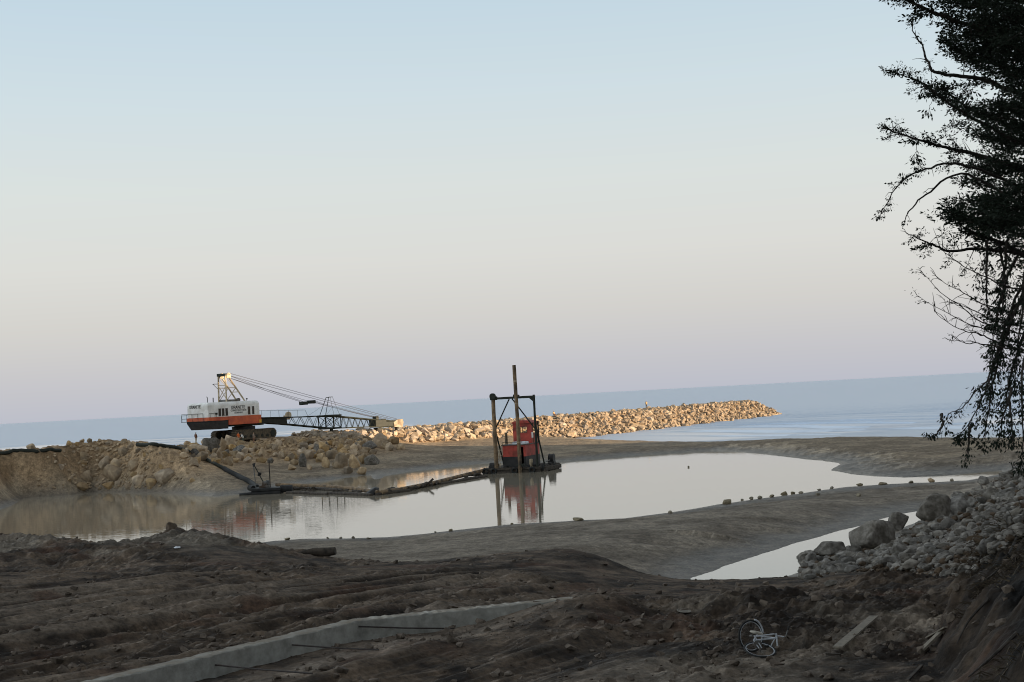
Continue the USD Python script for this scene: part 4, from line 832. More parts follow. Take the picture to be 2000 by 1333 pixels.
# ------------------------------------------------------------------ dredge
dg = thing('dredge', 'red floating dredge with tall timber gantry and spud pole in the pond', 'dredge', (.72, 191.3, 0.0), -18.0)
hull = trimesh.convex.convex_hull(np.array([(x, y, z) for x in (-4.2, 3.6) for y, z in ((-4.5, .68), (-4.45, -.5), (4.5, .68), (4.2, -.5))]))
hl = part(dg, 'hull', hull, M['old_wood'])
part(hl, 'rubbing_strake', merge([box(8.0, .16, .16, (-.3, -4.56, .52)), box(8.0, .16, .2, (-.3, -4.55, .08)), box(.16, 9.0, .16, (3.66, 0, .52)), box(.16, 9.0, .16, (-4.26, 0, .52))]), M['old_wood'])
for k, (x, y) in enumerate([(-3.9, -4.75), (-2.7, -4.7), (.2, -4.7), (2.6, -4.72), (3.85, -3.6), (3.85, 1.5), (-4.4, -3.5)]):
    t = torus(.33, .13, 18, 8); rot(t, math.pi / 2, [1, 0, 0] if y < -4 else [0, 1, 0]); t.apply_translation([x, y, .3]); part(hl, 'tyre_fender', t, M['rubber'], True)
def shell(x0, x1, y0, y1, z0, z1, th, holes):
    """four walls, each with rectangular openings"""
    out = []
    for face in ('f', 'b', 'l', 'r'):
        a0_, a1_ = (x0, x1) if face in 'fb' else (y0 + th, y1 - th)
        poly = Polygon([(a0_, z0), (a1_, z0), (a1_, z1), (a0_, z1)])
        for h in holes.get(face, []): poly = poly.difference(shapely.box(*h))
        m = trimesh.creation.extrude_polygon(poly, th, engine='earcut'); rot(m, math.pi / 2, [1, 0, 0])
        if face in 'lr': rot(m, math.pi / 2, [0, 0, 1]); m.apply_translation([x0 if face == 'l' else x1 - th, 0, 0])
        else: m.apply_translation([0, (y0 if face == 'f' else y1 - th) + th, 0])
        out.append(m)
    return merge(out)
dh = part(dg, 'deckhouse', shell(-1.9, 1.3, -3.0, 3.2, 2.05, 3.55, .08, {'f': [(.3, 2.05, 1.0, 3.3)]}), M['dredge_red'])
part(dg, 'deckhouse_base', shell(-1.92, 1.32, -3.02, 3.22, .68, 2.046, .1, {'f': [(.3, .8, 1.0, 2.046)]}), M['black_paint'], label='black lower half of the deckhouse')
part(dh, 'inner_floor', box(3.0, 6.0, .05, (-.3, .1, .75)), M['black_paint'])
part(dh, 'roof', box(3.5, 6.5, .12, (-.3, .1, 3.613), .03), M['grey_steel'])
for x in (-1.1, -.4): part(dh, 'wall_batten', box(.06, .05, 1.45, (x, -3.022, 2.8)), M['dredge_red'])
cbn = part(dg, 'upper_cab', shell(-1.1, 1.45, -.6, 2.2, 3.675, 6.35, .08, {'f': [(-.30, 5.15, .22, 5.85), (.30, 5.15, .82, 5.85)], 'b': [(-.9, 5.0, 1.2, 6.0)], 'r': [(.3, 5.0, 1.5, 5.9)]}), M['dredge_red'])
ar = np.linspace(0, math.pi, 13); rp = Polygon([(.175 - 1.42 * math.cos(t), 6.353 + .42 * math.sin(t)) for t in ar])
rf = trimesh.creation.extrude_polygon(rp, 3.1, engine='earcut'); rot(rf, math.pi / 2, [1, 0, 0]); rf.apply_translation([0, 2.35, 0]); part(cbn, 'roof', rf, M['dredge_red'], 30)
wf = [box(.05, .05, .80, (x, -.63, 5.5)) for x in (-.33, .26, .85)] + [box(1.24, .05, .05, (.26, -.63, z)) for z in (5.125, 5.875)]
part(cbn, 'window_frame', merge(wf), M['black_paint'])
for x in (-.04, .56): part(cbn, 'window_pane', box(.50, .012, .68, (x, -.58, 5.5)), M['window_pane'])
part(cbn, 'door_frame', merge([box(.06, .08, 2.6, (1.49, .2, 4.98)), box(.06, .08, 2.6, (1.49, 1.6, 4.98)), box(.06, 1.5, .08, (1.49, .9, 6.26))]), M['rust_steel'])
part(cbn, 'sign_plate', box(.03, .75, .75, (1.47, -.18, 4.75)), M['white_paint'])
part(cbn, 'side_post', box(.18, .18, 2.9, (1.62, 2.1, 5.1)), M['old_wood'])
part(dg, 'tarpaulin', rbox(-.65, 1.25, -2.6, -1.2, 3.68, 3.98, .12), M['paper'], 30)
part(dg, 'funnel', merge([disc((-1.6, -2.1, 4.45), .19, 1.55, 'z', 14), disc((-1.6, -2.1, 5.2), .22, .12, 'z', 14)]), M['rust_steel'], 30)
part(dg, 'roof_rail', merge([bar((-1.9, -3.0, 3.95), (.9, -3.0, 3.95), .035), bar((-1.9, -3.0, 3.67), (-1.9, -3.0, 3.95), .035)]), M['dark_steel'])
for nm, x, r in (('gantry_post', -2.45, .27), ('gantry_post', 3.2, .16)):
    part(dg, nm, tube([(x, -4.2, .6), (x, -4.2, 5), (x, -4.2, 10.1)], [r * 1.08, r, r * .95], 12), M['rust_steel' if x < 0 else 'dark_steel'], 40)
part(dg, 'gantry_beam', beam((-2.6, -4.2, 9.85), (3.35, -4.2, 9.85), .26, .30), M['dark_steel'])
part(dg, 'gantry_sheave', merge([disc((-2.4, -4.45, 10.15), .42, .3, 'y', 18), box(.9, .6, .5, (-2.35, -4.2, 9.9), .08)]), M['dark_steel'], 30)
part(dg, 'gantry_sheave', merge([disc((.75, -4.45, 10.05), .3, .2, 'y', 18), box(.6, .5, .5, (.95, -4.4, 9.95), .06)]), M['dark_steel'], 30)
part(dg, 'gantry_gusset', trimesh.convex.convex_hull(np.array([(x, y, z) for y in (-4.28, -4.12) for x, z in ((3.1, 9.75), (2.5, 9.75), (3.1, 9.2))])), M['dark_steel'])
for a, b in (((-.2, -4.2, 9.7), (-2.3, -4.2, 5.9)), ((.2, -4.2, 9.7), (3.1, -4.2, 5.7))): part(dg, 'gantry_brace', bar(a, b, .09), M['dark_steel'], 40)
for x in (-2.35, 3.25): part(dg, 'back_stay', bar((x, -4.1, 5.5 if x < 0 else 5.8), (x + .35, -2.2, .68), .11), M['dark_steel'], 40)
part(dg, 'spud_pole', tube([(1.05, -4.95, -1.6), (1.05, -4.95, 6), (.95, -4.95, 14.1)], [.25, .24, .24], 14), M['rust_steel'], 40, label='rusty pole standing high above the gantry')
part(dg, 'spud_guide', merge([box(.9, .7, .22, (1.03, -4.75, 9.85), .03), box(.9, .7, .3, (1.05, -4.75, 1.0), .03)]), M['dark_steel'])
part(dg, 'spud_band', merge([disc((1.02 - .008 * (z - 4), -4.95, z), .265, .10, 'z', 14) for z in (12.0, 9.1, 4.0)]), M['cream_paint'], 30)
part(dg, 'deck_rail', merge([bar((x, -3.3, .68), (x, -3.3, 3.0), .045) for x in (-2.6, -2.25)] + [bar((-2.6, -3.3, z), (-1.95, -3.3, z), .03) for z in (1.6, 2.3, 3.0)]), M['cream_paint'])
part(dg, 'fuel_drum', disc((2.1, -3.4, 1.18), .24, 1.0, 'z', 18), M['cream_paint'], 30)
part(dg, 'deck_winch', merge([disc((-3.2, -3.6, 1.05), .35, .7, 'x', 16), box(.9, .7, .3, (-3.2, -3.6, .83), .04), disc((2.7, -3.7, 1.0), .3, .5, 'x', 16)]), M['black_paint'], 30)
part(dg, 'cutter_winch', merge([disc((3.15, 2.6, 1.4), .55, .5, 'x', 20), disc((2.85, 2.6, 1.4), .62, .08, 'x', 20), disc((3.45, 2.6, 1.4), .62, .08, 'x', 20), box(.9, 1.1, .5, (3.1, 2.7, .85), .08)]), M['black_paint'], 30)
part(dg, 'winch_hose', tube([(2.4, -1.0, .85), (2.8, 0, .95), (3.1, 1.8, 1.2)], .07, 8), M['grey_steel'], 40)
lad = [beam((3.95, -3.6, .35), (4.1, 3.2, .30), .4, .5), box(.7, .8, .5, (3.95, -3.6, .1), .08)]
part(dg, 'side_pontoon', merge(lad), M['old_wood'])
part(dg, 'deck_clutter', merge([place_rock((x, y, .68), .5, .5, .4, 500 + k, 1, .1) for k, (x, y) in enumerate([(-3.7, -2.5), (-3.3, -1.2), (2.8, -2.2), (3.5, -2.9), (-1.0, -3.9), (1.9, -4.1), (3.6, .2)])]), M['black_paint'])

# ------------------------------------------------------------------ floating line, float and shore pipe
fl = thing('floating_pipeline', 'dark pipeline on log floats bending from the dredge to the moored float', 'pipeline')
W_ = lambda px, py, z=.28: G(px, py, z)
part(fl, 'pipe', tube([W_(962, 915, .5), W_(905, 929), W_(850, 943), W_(790, 955), W_(745, 962)], .24, 8), M['rust_steel'], 40)
part(fl, 'pipe', tube([W_(738, 962), W_(690, 955), W_(640, 951), W_(590, 949), W_(540, 947, .4)], .24, 8), M['rust_steel'], 40)
part(fl, 'pipe_joint', rock(2.0, 1.4, .8, 41, 2, 6).apply_translation(W_(727, 963, .2)), M['black_paint'], 35)
for a, b, r in [((950, 931), (860, 946), .2), ((870, 941), (785, 958), .26), ((800, 959), (735, 967), .22), ((725, 968), (640, 964), .22), ((668, 959), (600, 955), .24), ((640, 966), (560, 963), .2), ((600, 957), (548, 955), .26)]:
    p, q = W_(*a, .06), W_(*b, .06); part(fl, 'float_log', tube([p, (p + q) / 2 + [0, .1, .03], q], [r, r * 1.1, r * .9], 8), M['old_wood'], 40)
for k, (px, py) in enumerate([(880, 938), (842, 947), (838, 945), (700, 961), (655, 958), (612, 956), (575, 954), (910, 932), (770, 960)]):
    part(fl, 'cross_timber', box(.35, 1.9, .3, W_(px, py, .15) + [0, 0, 0], .03), M['old_wood'])
tg2 = np.random.default_rng(31); tang = []
path = np.array([W_(948, 926, .1), W_(870, 943, .1), W_(790, 958, .1), W_(730, 965, .1), W_(650, 960, .1), W_(560, 958, .1)])
for k in range(46):
    u = tg2.uniform(0, 5); i = int(u); c = path[i] + (path[i + 1] - path[i]) * (u - i) + np.array([tg2.normal() * .3, tg2.normal() * .9, tg2.uniform(0, .25)]); d = (path[i + 1] - path[i]); d /= np.linalg.norm(d); d = d + tg2.normal(size=3) * [.5, .5, .12]; d /= np.linalg.norm(d)
    l = tg2.uniform(.5, 2.2); tang.append(tube([c - d * l / 2, c + [0, 0, .05], c + d * l / 2], tg2.uniform(.06, .17), 6) if k % 3 else rock(.7 * l, .5, .45, 900 + k, 1).apply_translation(c))
tag(stage.GetPrimAtPath(part(fl, 'loose_timber', merge(tang), M['old_wood'])), kind='stuff')
c = W_(519, 966, 0.0)
mf = thing('moored_float', 'small dark work float with two thin masts at the pond edge where the pipes meet', 'float', c, 0)
part(mf, 'deck', box(3.5, 2.6, .35, (0, 1.3, .55), .05), M['black_paint'])
for y in (.3, 1.3, 2.3): part(mf, 'float_tank', disc((0, y, .12), .33, 3.4, 'x', 12), M['black_paint'], 30)
part(mf, 'mast', bar((.35, 1.2, .6), (.35, 1.25, 4.0), .07), M['old_wood'], 40)
part(mf, 'mast', bar((-1.35, 1.2, .6), (-1.5, 1.2, 3.3), .06), M['grey_steel'], 40)
part(mf, 'derrick', bar((-.15, 1.2, .8), (-1.45, 1.2, 3.5), .06), M['dark_steel'], 40)
part(mf, 'derrick_block', rock(.45, .3, .5, 61, 1, 5).apply_translation([-.85, 1.2, 2.35]), M['black_paint'])
part(mf, 'derrick_head', rock(.4, .3, .5, 62, 1, 5).apply_translation([-1.45, 1.2, 3.45]), M['black_paint'])
part(mf, 'winch', merge([disc((-.3, 1.3, 1.15), .35, .5, 'x', 16), box(1.3, .8, .3, (-.3, 1.3, .87), .04), box(.4, .4, .55, (.0, 1.6, 1.3), .05)]), M['grey_steel'], 30)
part(mf, 'coupling_pipe', merge([tube([(1.6, 1.0, .5), (3.0, 1.0, .45)], .45, 10), tube([(-1.7, 1.2, .7), (-2.2, 1.6, .8)], .35, 10), tube([(-3.2, .6, .05), (-1.6, .5, .15)], .2, 8)]), M['black_paint'], 40)
def on_ground(pts, up): return [np.array([q[0], q[1], max(q[2], h1(q[0], q[1]), 0) + up]) for q in pts]
def trail(px_path, n, up, far):
    p = np.array(px_path, float); t = np.linspace(0, len(p) - 1, n); i = np.clip(t.astype(int), 0, len(p) - 2); q = p[i] + (p[i + 1] - p[i]) * (t - i)[:, None]; out = []
    for a, b in q:
        h = hit(a, b)
        while h[1] > far and b < 960: b += 1.5; h = hit(a, b)
        out.append(h + [0, 0, up])
    out = np.array(out); sm = out.copy(); sm[1:-1] = (out[:-2] + out[1:-1] * 2 + out[2:]) / 4; sm[:, 2] = np.maximum(sm[:, 2], H(sm[:, 0], sm[:, 1]) + up); return list(sm)
pz = [W_(502, 953, .55)] + trail([(491, 947), (470, 936), (448, 925), (430, 915), (415, 907), (385, 892), (357, 881), (345, 878), (320, 874.5), (296, 873.5), (268, 873)], 52, .2, 228)
sp_ = thing('shore_pipe', 'long dark pipe climbing the sandy spoil bank from the moored float', 'pipe')
part(sp_, 'pipe_run', tube(pz[14:], .26, 10), M['dark_steel'], 40); part(sp_, 'hose_section', tube(pz[:15], .36, 10), M['rubber'], 40, label='thicker black hose at the lower end')
lp = trail([(-60, 893), (-20, 890), (20, 888), (55, 887), (90, 885), (118, 883)], 24, .15, 206)
single('ridge_pipe', tube(lp, .26, 8), M['dark_steel'], 'dark pipe lying along the low ridge at the left edge', 'pipe', smooth=40)

# ------------------------------------------------------------------ people
def capsule(a, b, ra, rb):
    s = ICO[1].vertices; return m3.Manifold.hull_points(np.vstack([np.asarray(a) + s * ra, np.asarray(b) + s * rb]))
def to_tri(m):
    q = m.to_mesh(); return trimesh.Trimesh(q.vert_properties[:, :3], q.tri_verts, process=False)
def person(loc, yaw, pose, shirt, pants, label):
    """joints in metres, facing -y; one body, clothes and hair as children"""
    J = {'hip': (0, 0, .95), 'neck': (0, .02, 1.47), 'head': (0, -.01, 1.64), 'kl': (-.10, -.02, .50), 'kr': (.10, -.02, .50), 'al': (-.12, .03, .08), 'ar': (.12, .03, .08), 'tl': (-.13, -.15, .04), 'tr': (.13, -.15, .04),
         'el': (-.26, .03, 1.15), 'er': (.26, .03, 1.15), 'wl': (-.27, -.08, .90), 'wr': (.27, -.08, .90)}
    J.update(pose); J = {k: np.array(v, float) for k, v in J.items()}
    up = (J['neck'] - J['hip']); up /= np.linalg.norm(up); sh = J['neck'] - up * .06; sl, sr_ = sh + [-.18, 0, 0], sh + [.18, 0, 0]; hl_, hr_ = J['hip'] + [-.09, 0, -.02], J['hip'] + [.09, 0, -.02]
    ch = J['hip'] + (J['neck'] - J['hip']) * .62
    B = [capsule(J['neck'], J['head'], .055, .06), capsule(J['head'] + [0, 0, -.03], J['head'] + [0, .01, .05], .085, .095), capsule(J['head'] + [0, -.09, -.01], J['head'] + [0, -.105, -.03], .012, .016)]
    for s in (-1, 1): B.append(capsule(J['head'] + [s * .09, .01, -.01], J['head'] + [s * .095, .01, .02], .015, .018))
    torso = [capsule(ch + [-.10, 0, 0], ch + [.10, 0, 0], .125, .125), capsule(J['hip'] + [-.07, 0, 0], J['hip'] + [.07, 0, 0], .12, .12), capsule(sl + [.04, 0, 0], sr_ - [.04, 0, 0], .08, .08)]
    th = m3.Manifold.hull_points(np.vstack([to_tri(t).vertices for t in torso]))
    arms, legs, skin = [], [], []
    for S, E_, Wr, sd in ((sl, J['el'], J['wl'], -1), (sr_, J['er'], J['wr'], 1)):
        arms.append(capsule(S, E_, .062, .048)); skin.append(capsule(E_, Wr, .044, .03))
        d = Wr - E_; d /= np.linalg.norm(d); pm = Wr + d * .09; skin.append(capsule(Wr, pm, .03, .036)); lat = np.cross(d, [0, 1, .2]); lat /= np.linalg.norm(lat)
        for f, L in ((-.027, .07), (-.009, .08), (.009, .077), (.027, .062)):
            k0 = pm + lat * f; k1 = k0 + d * L * .5; skin += [capsule(k0, k1, .009, .0085), capsule(k1, k1 + d * L * .4 + np.array([0, -.02, 0]), .0085, .0075)]
        skin.append(capsule(Wr + d * .03 + lat * .03, Wr + d * .075 + lat * .062, .011, .009))
    for Hh, K, A, Tt in ((hl_, J['kl'], J['al'], J['tl']), (hr_, J['kr'], J['ar'], J['tr'])):
        legs += [capsule(Hh, K, .09, .062), capsule(K, A, .06, .042)]; skin.append(capsule(A, Tt, .05, .04))
    body = m3.Manifold.batch_boolean(B + [th] + arms + legs + skin, m3.OpType.Add)
    bm = to_tri(body); trimesh.smoothing.filter_taubin(bm, iterations=4)
    pe = thing('person', label, 'person', loc, yaw)
    bp = part(pe, 'body', bm, M['skin'], 45)
    def grow(ms, r):
        m = m3.Manifold.batch_boolean(ms, m3.OpType.Add); t = to_tri(m); n = t.vertex_normals; t.vertices = t.vertices + n * r; return t
    part(pe, 'shirt', grow([th] + arms, .018), M[shirt], 45); part(pe, 'trousers', grow(legs + [torso[1]], .016), M[pants], 45)
    hc = m3.Manifold.hull_points(J['head'] + [0, .012, .03] + ICO[2].vertices[ICO[2].vertices[:, 2] > -.1] * [.103, .108, .10]); part(pe, 'hair', to_tri(hc), M['hair_dark'], 45)
    for A, Tt in ((J['al'], J['tl']), (J['ar'], J['tr'])): part(pe, 'boot', grow([capsule(A, Tt, .052, .043)], .012), M['cloth_dark'], 45)
def stand(px, py, dd=None):
    q = hit(px, py); return q
q = P(383, 866, 237); person((q[0], q[1], q[2]), 150, {'wl': (-.2, -.16, 1.0), 'wr': (.22, -.14, .98)}, 'cloth_brown', 'cloth_cream', 'workman in brown top and pale trousers standing alone under the counterweight')
q = P(466, 865.5, 233.5); person((q[0], q[1], q[2]), 60, {}, 'cloth_orange', 'cloth_tan', 'workman in an orange vest standing before the crawler track')
q = P(475, 866, 233); person((q[0], q[1], q[2]), -70, {'neck': (0, -.22, 1.38), 'head': (0, -.30, 1.52), 'el': (-.25, -.22, 1.1), 'er': (.25, -.22, 1.1), 'wl': (-.2, -.35, .95), 'wr': (.2, -.35, .95)}, 'cloth_white', 'cloth_green', 'workman in a white shirt and green trousers leaning forward beside the orange vest')
q = P(496, 866, 233.5); person((q[0], q[1], q[2]), 90, {'wl': (-.15, -.2, 1.05)}, 'cloth_grey', 'cloth_brown', 'workman in dull brown clothes standing right of the white shirt')
def jetty_at(px):
    for s in np.linspace(0, 190, 1500):
        p = J0 + JD * s + JN * 1.0
        if p[0] >= XD(px, p[1]): return p
q = jetty_at(1255); person((q[0], q[1], 5.25), 20, {'wl': (-.2, -.2, 1.05), 'wr': (.24, -.1, .95)}, 'cloth_tan', 'cloth_dark', 'person in tan jacket and dark trousers standing upright on the jetty crest')
q = jetty_at(1074); person((q[0], q[1], 4.45), 40, {'kl': (-.12, -.45, .98), 'kr': (.12, -.45, .98), 'al': (-.12, -.50, .55), 'ar': (.12, -.50, .55), 'tl': (-.12, -.66, .50), 'tr': (.12, -.66, .50), 'wl': (-.16, -.36, 1.02), 'wr': (.16, -.36, 1.02)}, 'cloth_tan', 'cloth_brown', 'person in a golden top sitting on the jetty crest behind the red cab')

# ------------------------------------------------------------------ cypress on the bank
tr_label = 'dark ragged conifer with bare drooping twigs leaning in from the right edge'
tb = np.array([10.6, 21.5]); tz = h1(*tb)
cy = thing('cypress_tree', tr_label, 'tree')
part(cy, 'trunk', tube([(10.6, 21.5, tz - .6), (10.4, 21.6, tz + 1.5), (10.1, 21.5, tz + 3.5), (10.2, 21.3, 16.5), (10.0, 21.2, 20.0)], [.42, .34, .28, .2, .08], 10), M['bark'], 40)
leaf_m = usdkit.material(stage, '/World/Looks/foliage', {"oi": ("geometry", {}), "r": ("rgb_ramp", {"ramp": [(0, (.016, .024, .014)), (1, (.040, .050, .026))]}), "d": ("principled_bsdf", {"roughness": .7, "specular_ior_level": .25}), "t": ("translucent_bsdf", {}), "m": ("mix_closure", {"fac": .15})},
    [("oi.random_per_island", "r.fac"), ("r.color", "d.base_color"), ("r.color", "t.color"), ("d.BSDF", "m.closure1"), ("t.BSDF", "m.closure2")], surface="m.closure")
tg = np.random.default_rng(21)
leafV, leafF, leafN = [], [], [0]
def clump(c, n, R, L, droop=0.0):
    n = max(int(n), 1); n = int(n * 2.1); o = tg.normal(size=(n, 3)) * R * np.array([1, 1, .42]); d = o + tg.normal(size=(n, 3)) * R * .8 + np.array([-.02, 0, -droop]); d /= np.linalg.norm(d, axis=1, keepdims=True)
    r = tg.normal(size=(n, 3)); t = np.stack([d[:, 1] * r[:, 2] - d[:, 2] * r[:, 1], d[:, 2] * r[:, 0] - d[:, 0] * r[:, 2], d[:, 0] * r[:, 1] - d[:, 1] * r[:, 0]], 1); t /= np.linalg.norm(t, axis=1, keepdims=True)
    u = np.stack([t[:, 1] * d[:, 2] - t[:, 2] * d[:, 1], t[:, 2] * d[:, 0] - t[:, 0] * d[:, 2], t[:, 0] * d[:, 1] - t[:, 1] * d[:, 0]], 1)
    l = (L * .68 * tg.uniform(.6, 1.3, n))[:, None]; w = l * tg.uniform(.14, .27, n)[:, None]; b = np.asarray(c) + o
    V = np.stack([b, b + d * l * .5 + t * w + u * w * .3, b + d * l, b + d * l * .5 - t * w + u * w * .3], 1).reshape(-1, 3)
    k = leafN[0] + np.arange(n) * 4; leafF.append(np.concatenate([np.stack([k, k + 1, k + 2], 1), np.stack([k, k + 2, k + 3], 1)])); leafV.append(V); leafN[0] += 4 * n
def spline(pts, n):
    pts = np.asarray(pts, float); t = np.linspace(0, len(pts) - 1, n); i = np.clip(t.astype(int), 0, len(pts) - 2); f = (t - i)[:, None]
    p0, p1, p2, p3_ = pts[np.clip(i - 1, 0, None)], pts[i], pts[i + 1], pts[np.clip(i + 2, None, len(pts) - 1)]
    return .5 * (2 * p1 + (p2 - p0) * f + (2 * p0 - 5 * p1 + 4 * p2 - p3_) * f ** 2 + (3 * p1 - p0 - 3 * p2 + p3_) * f ** 3)
twigs = []
def limb(pl, r0, r1, dens, csize=.10, nleaf=9, tw=1.0, sag=0.0, name='branch', start=.12, gap=.16, twl=.5):
    """pl: (px, py, distance) stations of one branch; twigs and leaf tufts follow it outwards"""
    pts = spline([P(*a) for a in pl], 6 * len(pl)); L = np.linalg.norm(np.diff(pts, axis=0), axis=1).sum()
    pts = pts + np.cumsum(tg.normal(size=pts.shape) * .012, 0)
    part(cy, name, tube(pts, np.linspace(r0 * .7, r1 * .8, len(pts)), 6), M['bark'], 40)
    m = int(L / gap * tw)
    for k in range(m):
        f = start + (1 - start) * (k + tg.uniform()) / m; i = min(int(f * (len(pts) - 1)), len(pts) - 2); c = pts[i] + (pts[i + 1] - pts[i]) * tg.uniform(); ax = pts[i + 1] - pts[i]; ax /= np.linalg.norm(ax)
        d = ax * tg.uniform(.2, .9) + tg.normal(size=3) * .6 + np.array([-.1, 0, .15 - sag]); d /= np.linalg.norm(d); l = tg.uniform(.3, 1.1) * twl * (1.2 - .85 * f)
        q = [c, c + d * l * .5 + [0, 0, .02], c + d * l + np.array([0, 0, -sag * l * .3])]
        twigs.append(tube(q, [r1 * .9 + .003, .004, .002], 4, False))
        if tg.uniform() < dens:
            for a in np.linspace(.3, 1.0, max(2, int(l / .09))):
                clump(np.array(c) + d * l * a, int(nleaf * tg.uniform(.5, 1.3)), csize * .5, csize, sag * .1)
A_ = dict(dens=.93, csize=.085, nleaf=14, tw=1.7)
limb([(2300, 420, 22), (2120, 210, 21.5), (2000, 105, 21), (1900, 50, 20.6), (1800, 15, 20.3), (1735, -25, 20)], .10, .012, **A_, twl=.65)
limb([(2250, 330, 22), (2080, 215, 21), (1940, 150, 20.6), (1830, 128, 20.3), (1800, 80, 20.2), (1775, 22, 20.1)], .07, .005, .5, .06, 9, .9, twl=.35)
limb([(2200, 400, 21.8), (2040, 300, 21), (1900, 230, 20.4), (1820, 175, 20), (1738, 142, 19.8)], .06, .005, .85, .065, 11, 2.0, twl=.42)
limb([(2200, 440, 21.5), (2030, 340, 21), (1900, 290, 20.6), (1800, 265, 20.3), (1728, 241, 20)], .07, .006, .82, .07, 11, 1.6, twl=.5)
limb([(2200, 470, 21.6), (2010, 370, 21), (1900, 325, 20.5), (1830, 322, 20.2), (1770, 355, 20), (1722, 424, 19.9)], .05, .004, .6, .06, 9, 1.3, .5, twl=.3)
limb([(2150, 470, 21.2), (1990, 400, 20.6), (1890, 345, 20.3), (1810, 385, 20.1), (1775, 420, 20), (1763, 440, 20)], .04, .003, .2, .07, 5, .5, .5, twl=.3)
limb([(2250, 500, 21.8), (2060, 440, 21.2), (1950, 425, 20.8), (1880, 420, 20.5), (1838, 415, 20.4)], .07, .01, **A_)
limb([(2250, 600, 21.8), (2050, 510, 21.2), (1950, 485, 20.8), (1860, 482, 20.4), (1815, 470, 20.2), (1782, 452, 20)], .06, .005, .65, .065, 11, 1.2)
limb([(2250, 560, 22), (2080, 530, 21.4), (1960, 470, 21), (1890, 440, 20.6)], .09, .012, **A_)
limb([(2200, 120, 22), (2050, 20, 21.5), (1930, -40, 21), (1850, -90, 20.5)], .08, .012, **A_)
limb([(2250, 300, 22.5), (2100, 180, 22), (1980, 130, 21.8), (1900, 110, 21.5), (1850, 70, 21.3)], .07, .01, **A_)
limb([(2250, 420, 22.5), (2100, 330, 22.3), (1980, 250, 22), (1890, 205, 21.7), (1845, 165, 21.5)], .07, .01, **A_)
# bare twigs over the sea
for pl in ([(2120, 720, 21), (1960, 655, 20.6), (1880, 620, 20.3), (1787, 567, 20)], [(2100, 690, 21.2), (1955, 640, 20.6), (1870, 590, 20.2), (1800, 520, 20)], [(2100, 640, 21), (1950, 600, 20.5), (1885, 570, 20.2), (1825, 530, 20)], [(2050, 700, 20.8), (1940, 658, 20.4), (1870, 640, 20.2), (1806, 612, 20.1)], [(2050, 690, 20.4), (1940, 668, 20.2), (1880, 662, 20), (1838, 657, 20)], [(2050, 560, 20.4), (1950, 550, 20.2), (1880, 520, 20), (1840, 480, 20)], [(2060, 640, 20.9), (1960, 630, 20.6), (1895, 600, 20.4), (1850, 590, 20.3)]):
    limb(pl, .020, .0025, .10, .06, 4, 1.3, .0, twl=.40)
# hanging branches and creepers
for pl, dn in (([(2100, 480, 21), (1990, 560, 20.6), (1955, 640, 20.4), (1915, 730, 20.2), (1870, 780, 20), (1830, 808, 19.9)], .45), ([(2080, 520, 20.8), (1975, 620, 20.4), (1945, 700, 20.2), (1910, 800, 20), (1872, 862, 19.9)], .6), ([(1990, 500, 20.8), (1962, 600, 20.6), (1950, 700, 20.4)], .7), ([(1840, 808, 20), (1825, 840, 19.9), (1815, 858, 19.9)], .3),
               ([(2000, 560, 20.4), (1960, 680, 20.3), (1935, 780, 20.2), (1920, 870, 20.1)], .6), ([(2020, 600, 20.6), (1985, 720, 20.5), (1965, 800, 20.3), (1945, 880, 20.2)], .6), ([(2040, 560, 20.2), (2002, 700, 20.1), (1995, 820, 20), (1992, 915, 20)], .8), ([(1930, 470, 20.6), (1925, 560, 20.5), (1924, 648, 20.5)], .9), ([(1945, 470, 20.9), (1947, 560, 20.8), (1940, 610, 20.7)], .6), ([(1968, 470, 20.4), (1965, 560, 20.4), (1968, 640, 20.3)], .9), ([(2010, 480, 20.4), (2000, 620, 20.3), (2002, 760, 20.2)], .8), ([(1895, 830, 20), (1885, 850, 20), (1880, 880, 20)], .7), ([(1975, 760, 20), (1972, 820, 20), (1978, 870, 20)], .7)):
    limb(pl, .034, .005, min(dn + .15, .95), .08, 9, 1.6, .9, 'hanging_branch', gap=.14, twl=.34)
for px, y0, y1 in ((1822, 150, 205), (1818, 135, 185), (1903, 160, 185), (1784, 270, 330), (1870, 195, 240)):
    limb([(px + 4, y0, 20.3), (px, (y0 + y1) / 2, 20.3), (px - 4, y1, 20.3)], .008, .003, .9, .09, 7, 1.2, .9, 'hanging_branch', twl=.16)
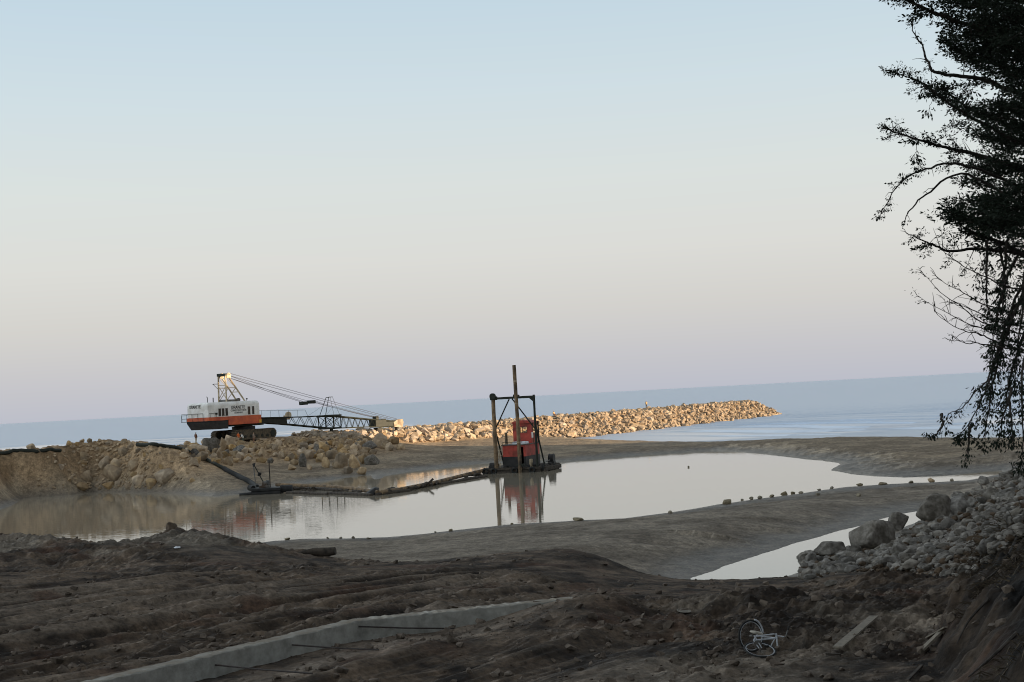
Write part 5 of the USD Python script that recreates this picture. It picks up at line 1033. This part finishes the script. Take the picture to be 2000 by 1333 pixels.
# the body of the crown
def edge(py): return np.interp(py, [-500, -60, 0, 60, 110, 150, 200, 240, 290, 340, 380, 430, 470, 520], [1720, 1790, 1815, 1850, 1875, 1890, 1905, 1895, 1905, 1915, 1895, 1865, 1895, 1960])
cores = []
cpy = tg.uniform(-480, 510, 1500); ce = edge(cpy); cpx = ce + abs(tg.normal(size=1500)) * 55 + tg.uniform(0, 1, 1500) ** 1.4 * 480
cc = np.array([P(a, b, d) for a, b, d in zip(cpx, cpy, tg.uniform(19.6, 24.5, 1500))]); cf = fbm(cc * np.array([.9, .9, 1.5]), 3, 17)
for c, px, e, fv in zip(cc, cpx, ce, cf):
    if fv < .50 - .12 * sstep(40, 220, px - e): continue
    cores.append(c)
    dr = np.array([-1.0, tg.normal() * .5, .30 + tg.normal() * .25]); dr /= np.linalg.norm(dr); l = tg.uniform(.3, .7)
    twigs.append(tube([c - dr * l * .4, c + dr * l * .6], [.008, .003], 4, False))
    for a in np.linspace(-.4, .6, 5): clump(c + dr * l * a + [0, 0, .02], 22, .075, .09)
part(cy, 'twigs', merge(twigs), M['bark'])
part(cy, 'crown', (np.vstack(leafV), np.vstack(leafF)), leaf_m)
# dry grass and roots on the dark bank
grass = []
gyy = tg.uniform(14, 40, 6500); gxx = np.interp(gyy, TOE[:, 0], TOE[:, 1]) + tg.uniform(.2, 4.5, 6500); gk = nz(gxx, gyy, .5, 33, 3) > 0; gyy, gxx = gyy[gk], gxx[gk]; gzz = H(gxx, gyy)
for xx, yy, zz in zip(gxx, gyy, gzz):
    b0 = np.array([xx, yy, zz]); l = tg.uniform(.15, .5); d = np.array([-.7 + tg.normal() * .3, -.4 + tg.normal() * .3, .35 + tg.normal() * .3])
    grass.append(tube([b0, b0 + d * l * .5, b0 + d * l + [0, 0, -l * .35]], [.011, .009, .003], 3, False))
single('bank_grass', merge(grass), M['dry_grass'], 'withered grass and rootlets hanging on the dark bank at lower right', 'grass', kind='stuff')
for k, lab in enumerate(('thin bare root curving down the dark bank near the bottom right corner', 'dark root looping out of the bank below the hanging branches', 'short root sticking from the bank above the short plank')):
    a, b, c_ = [((1985, 1240), (1935, 1290), (1890, 1325)), ((1985, 1060), (1950, 1120), (1890, 1160)), ((1930, 1180), (1890, 1220), (1868, 1262))][k]
    q = [hit(*a) + [0, -.05, .03], hit(*b) + [0, -.1, .08], hit(*c_) + [0, -.05, .03]]
    single('root', tube(spline(q, 12), np.linspace(.035, .012, 12), 6), M['bark'], lab, 'root', smooth=40)
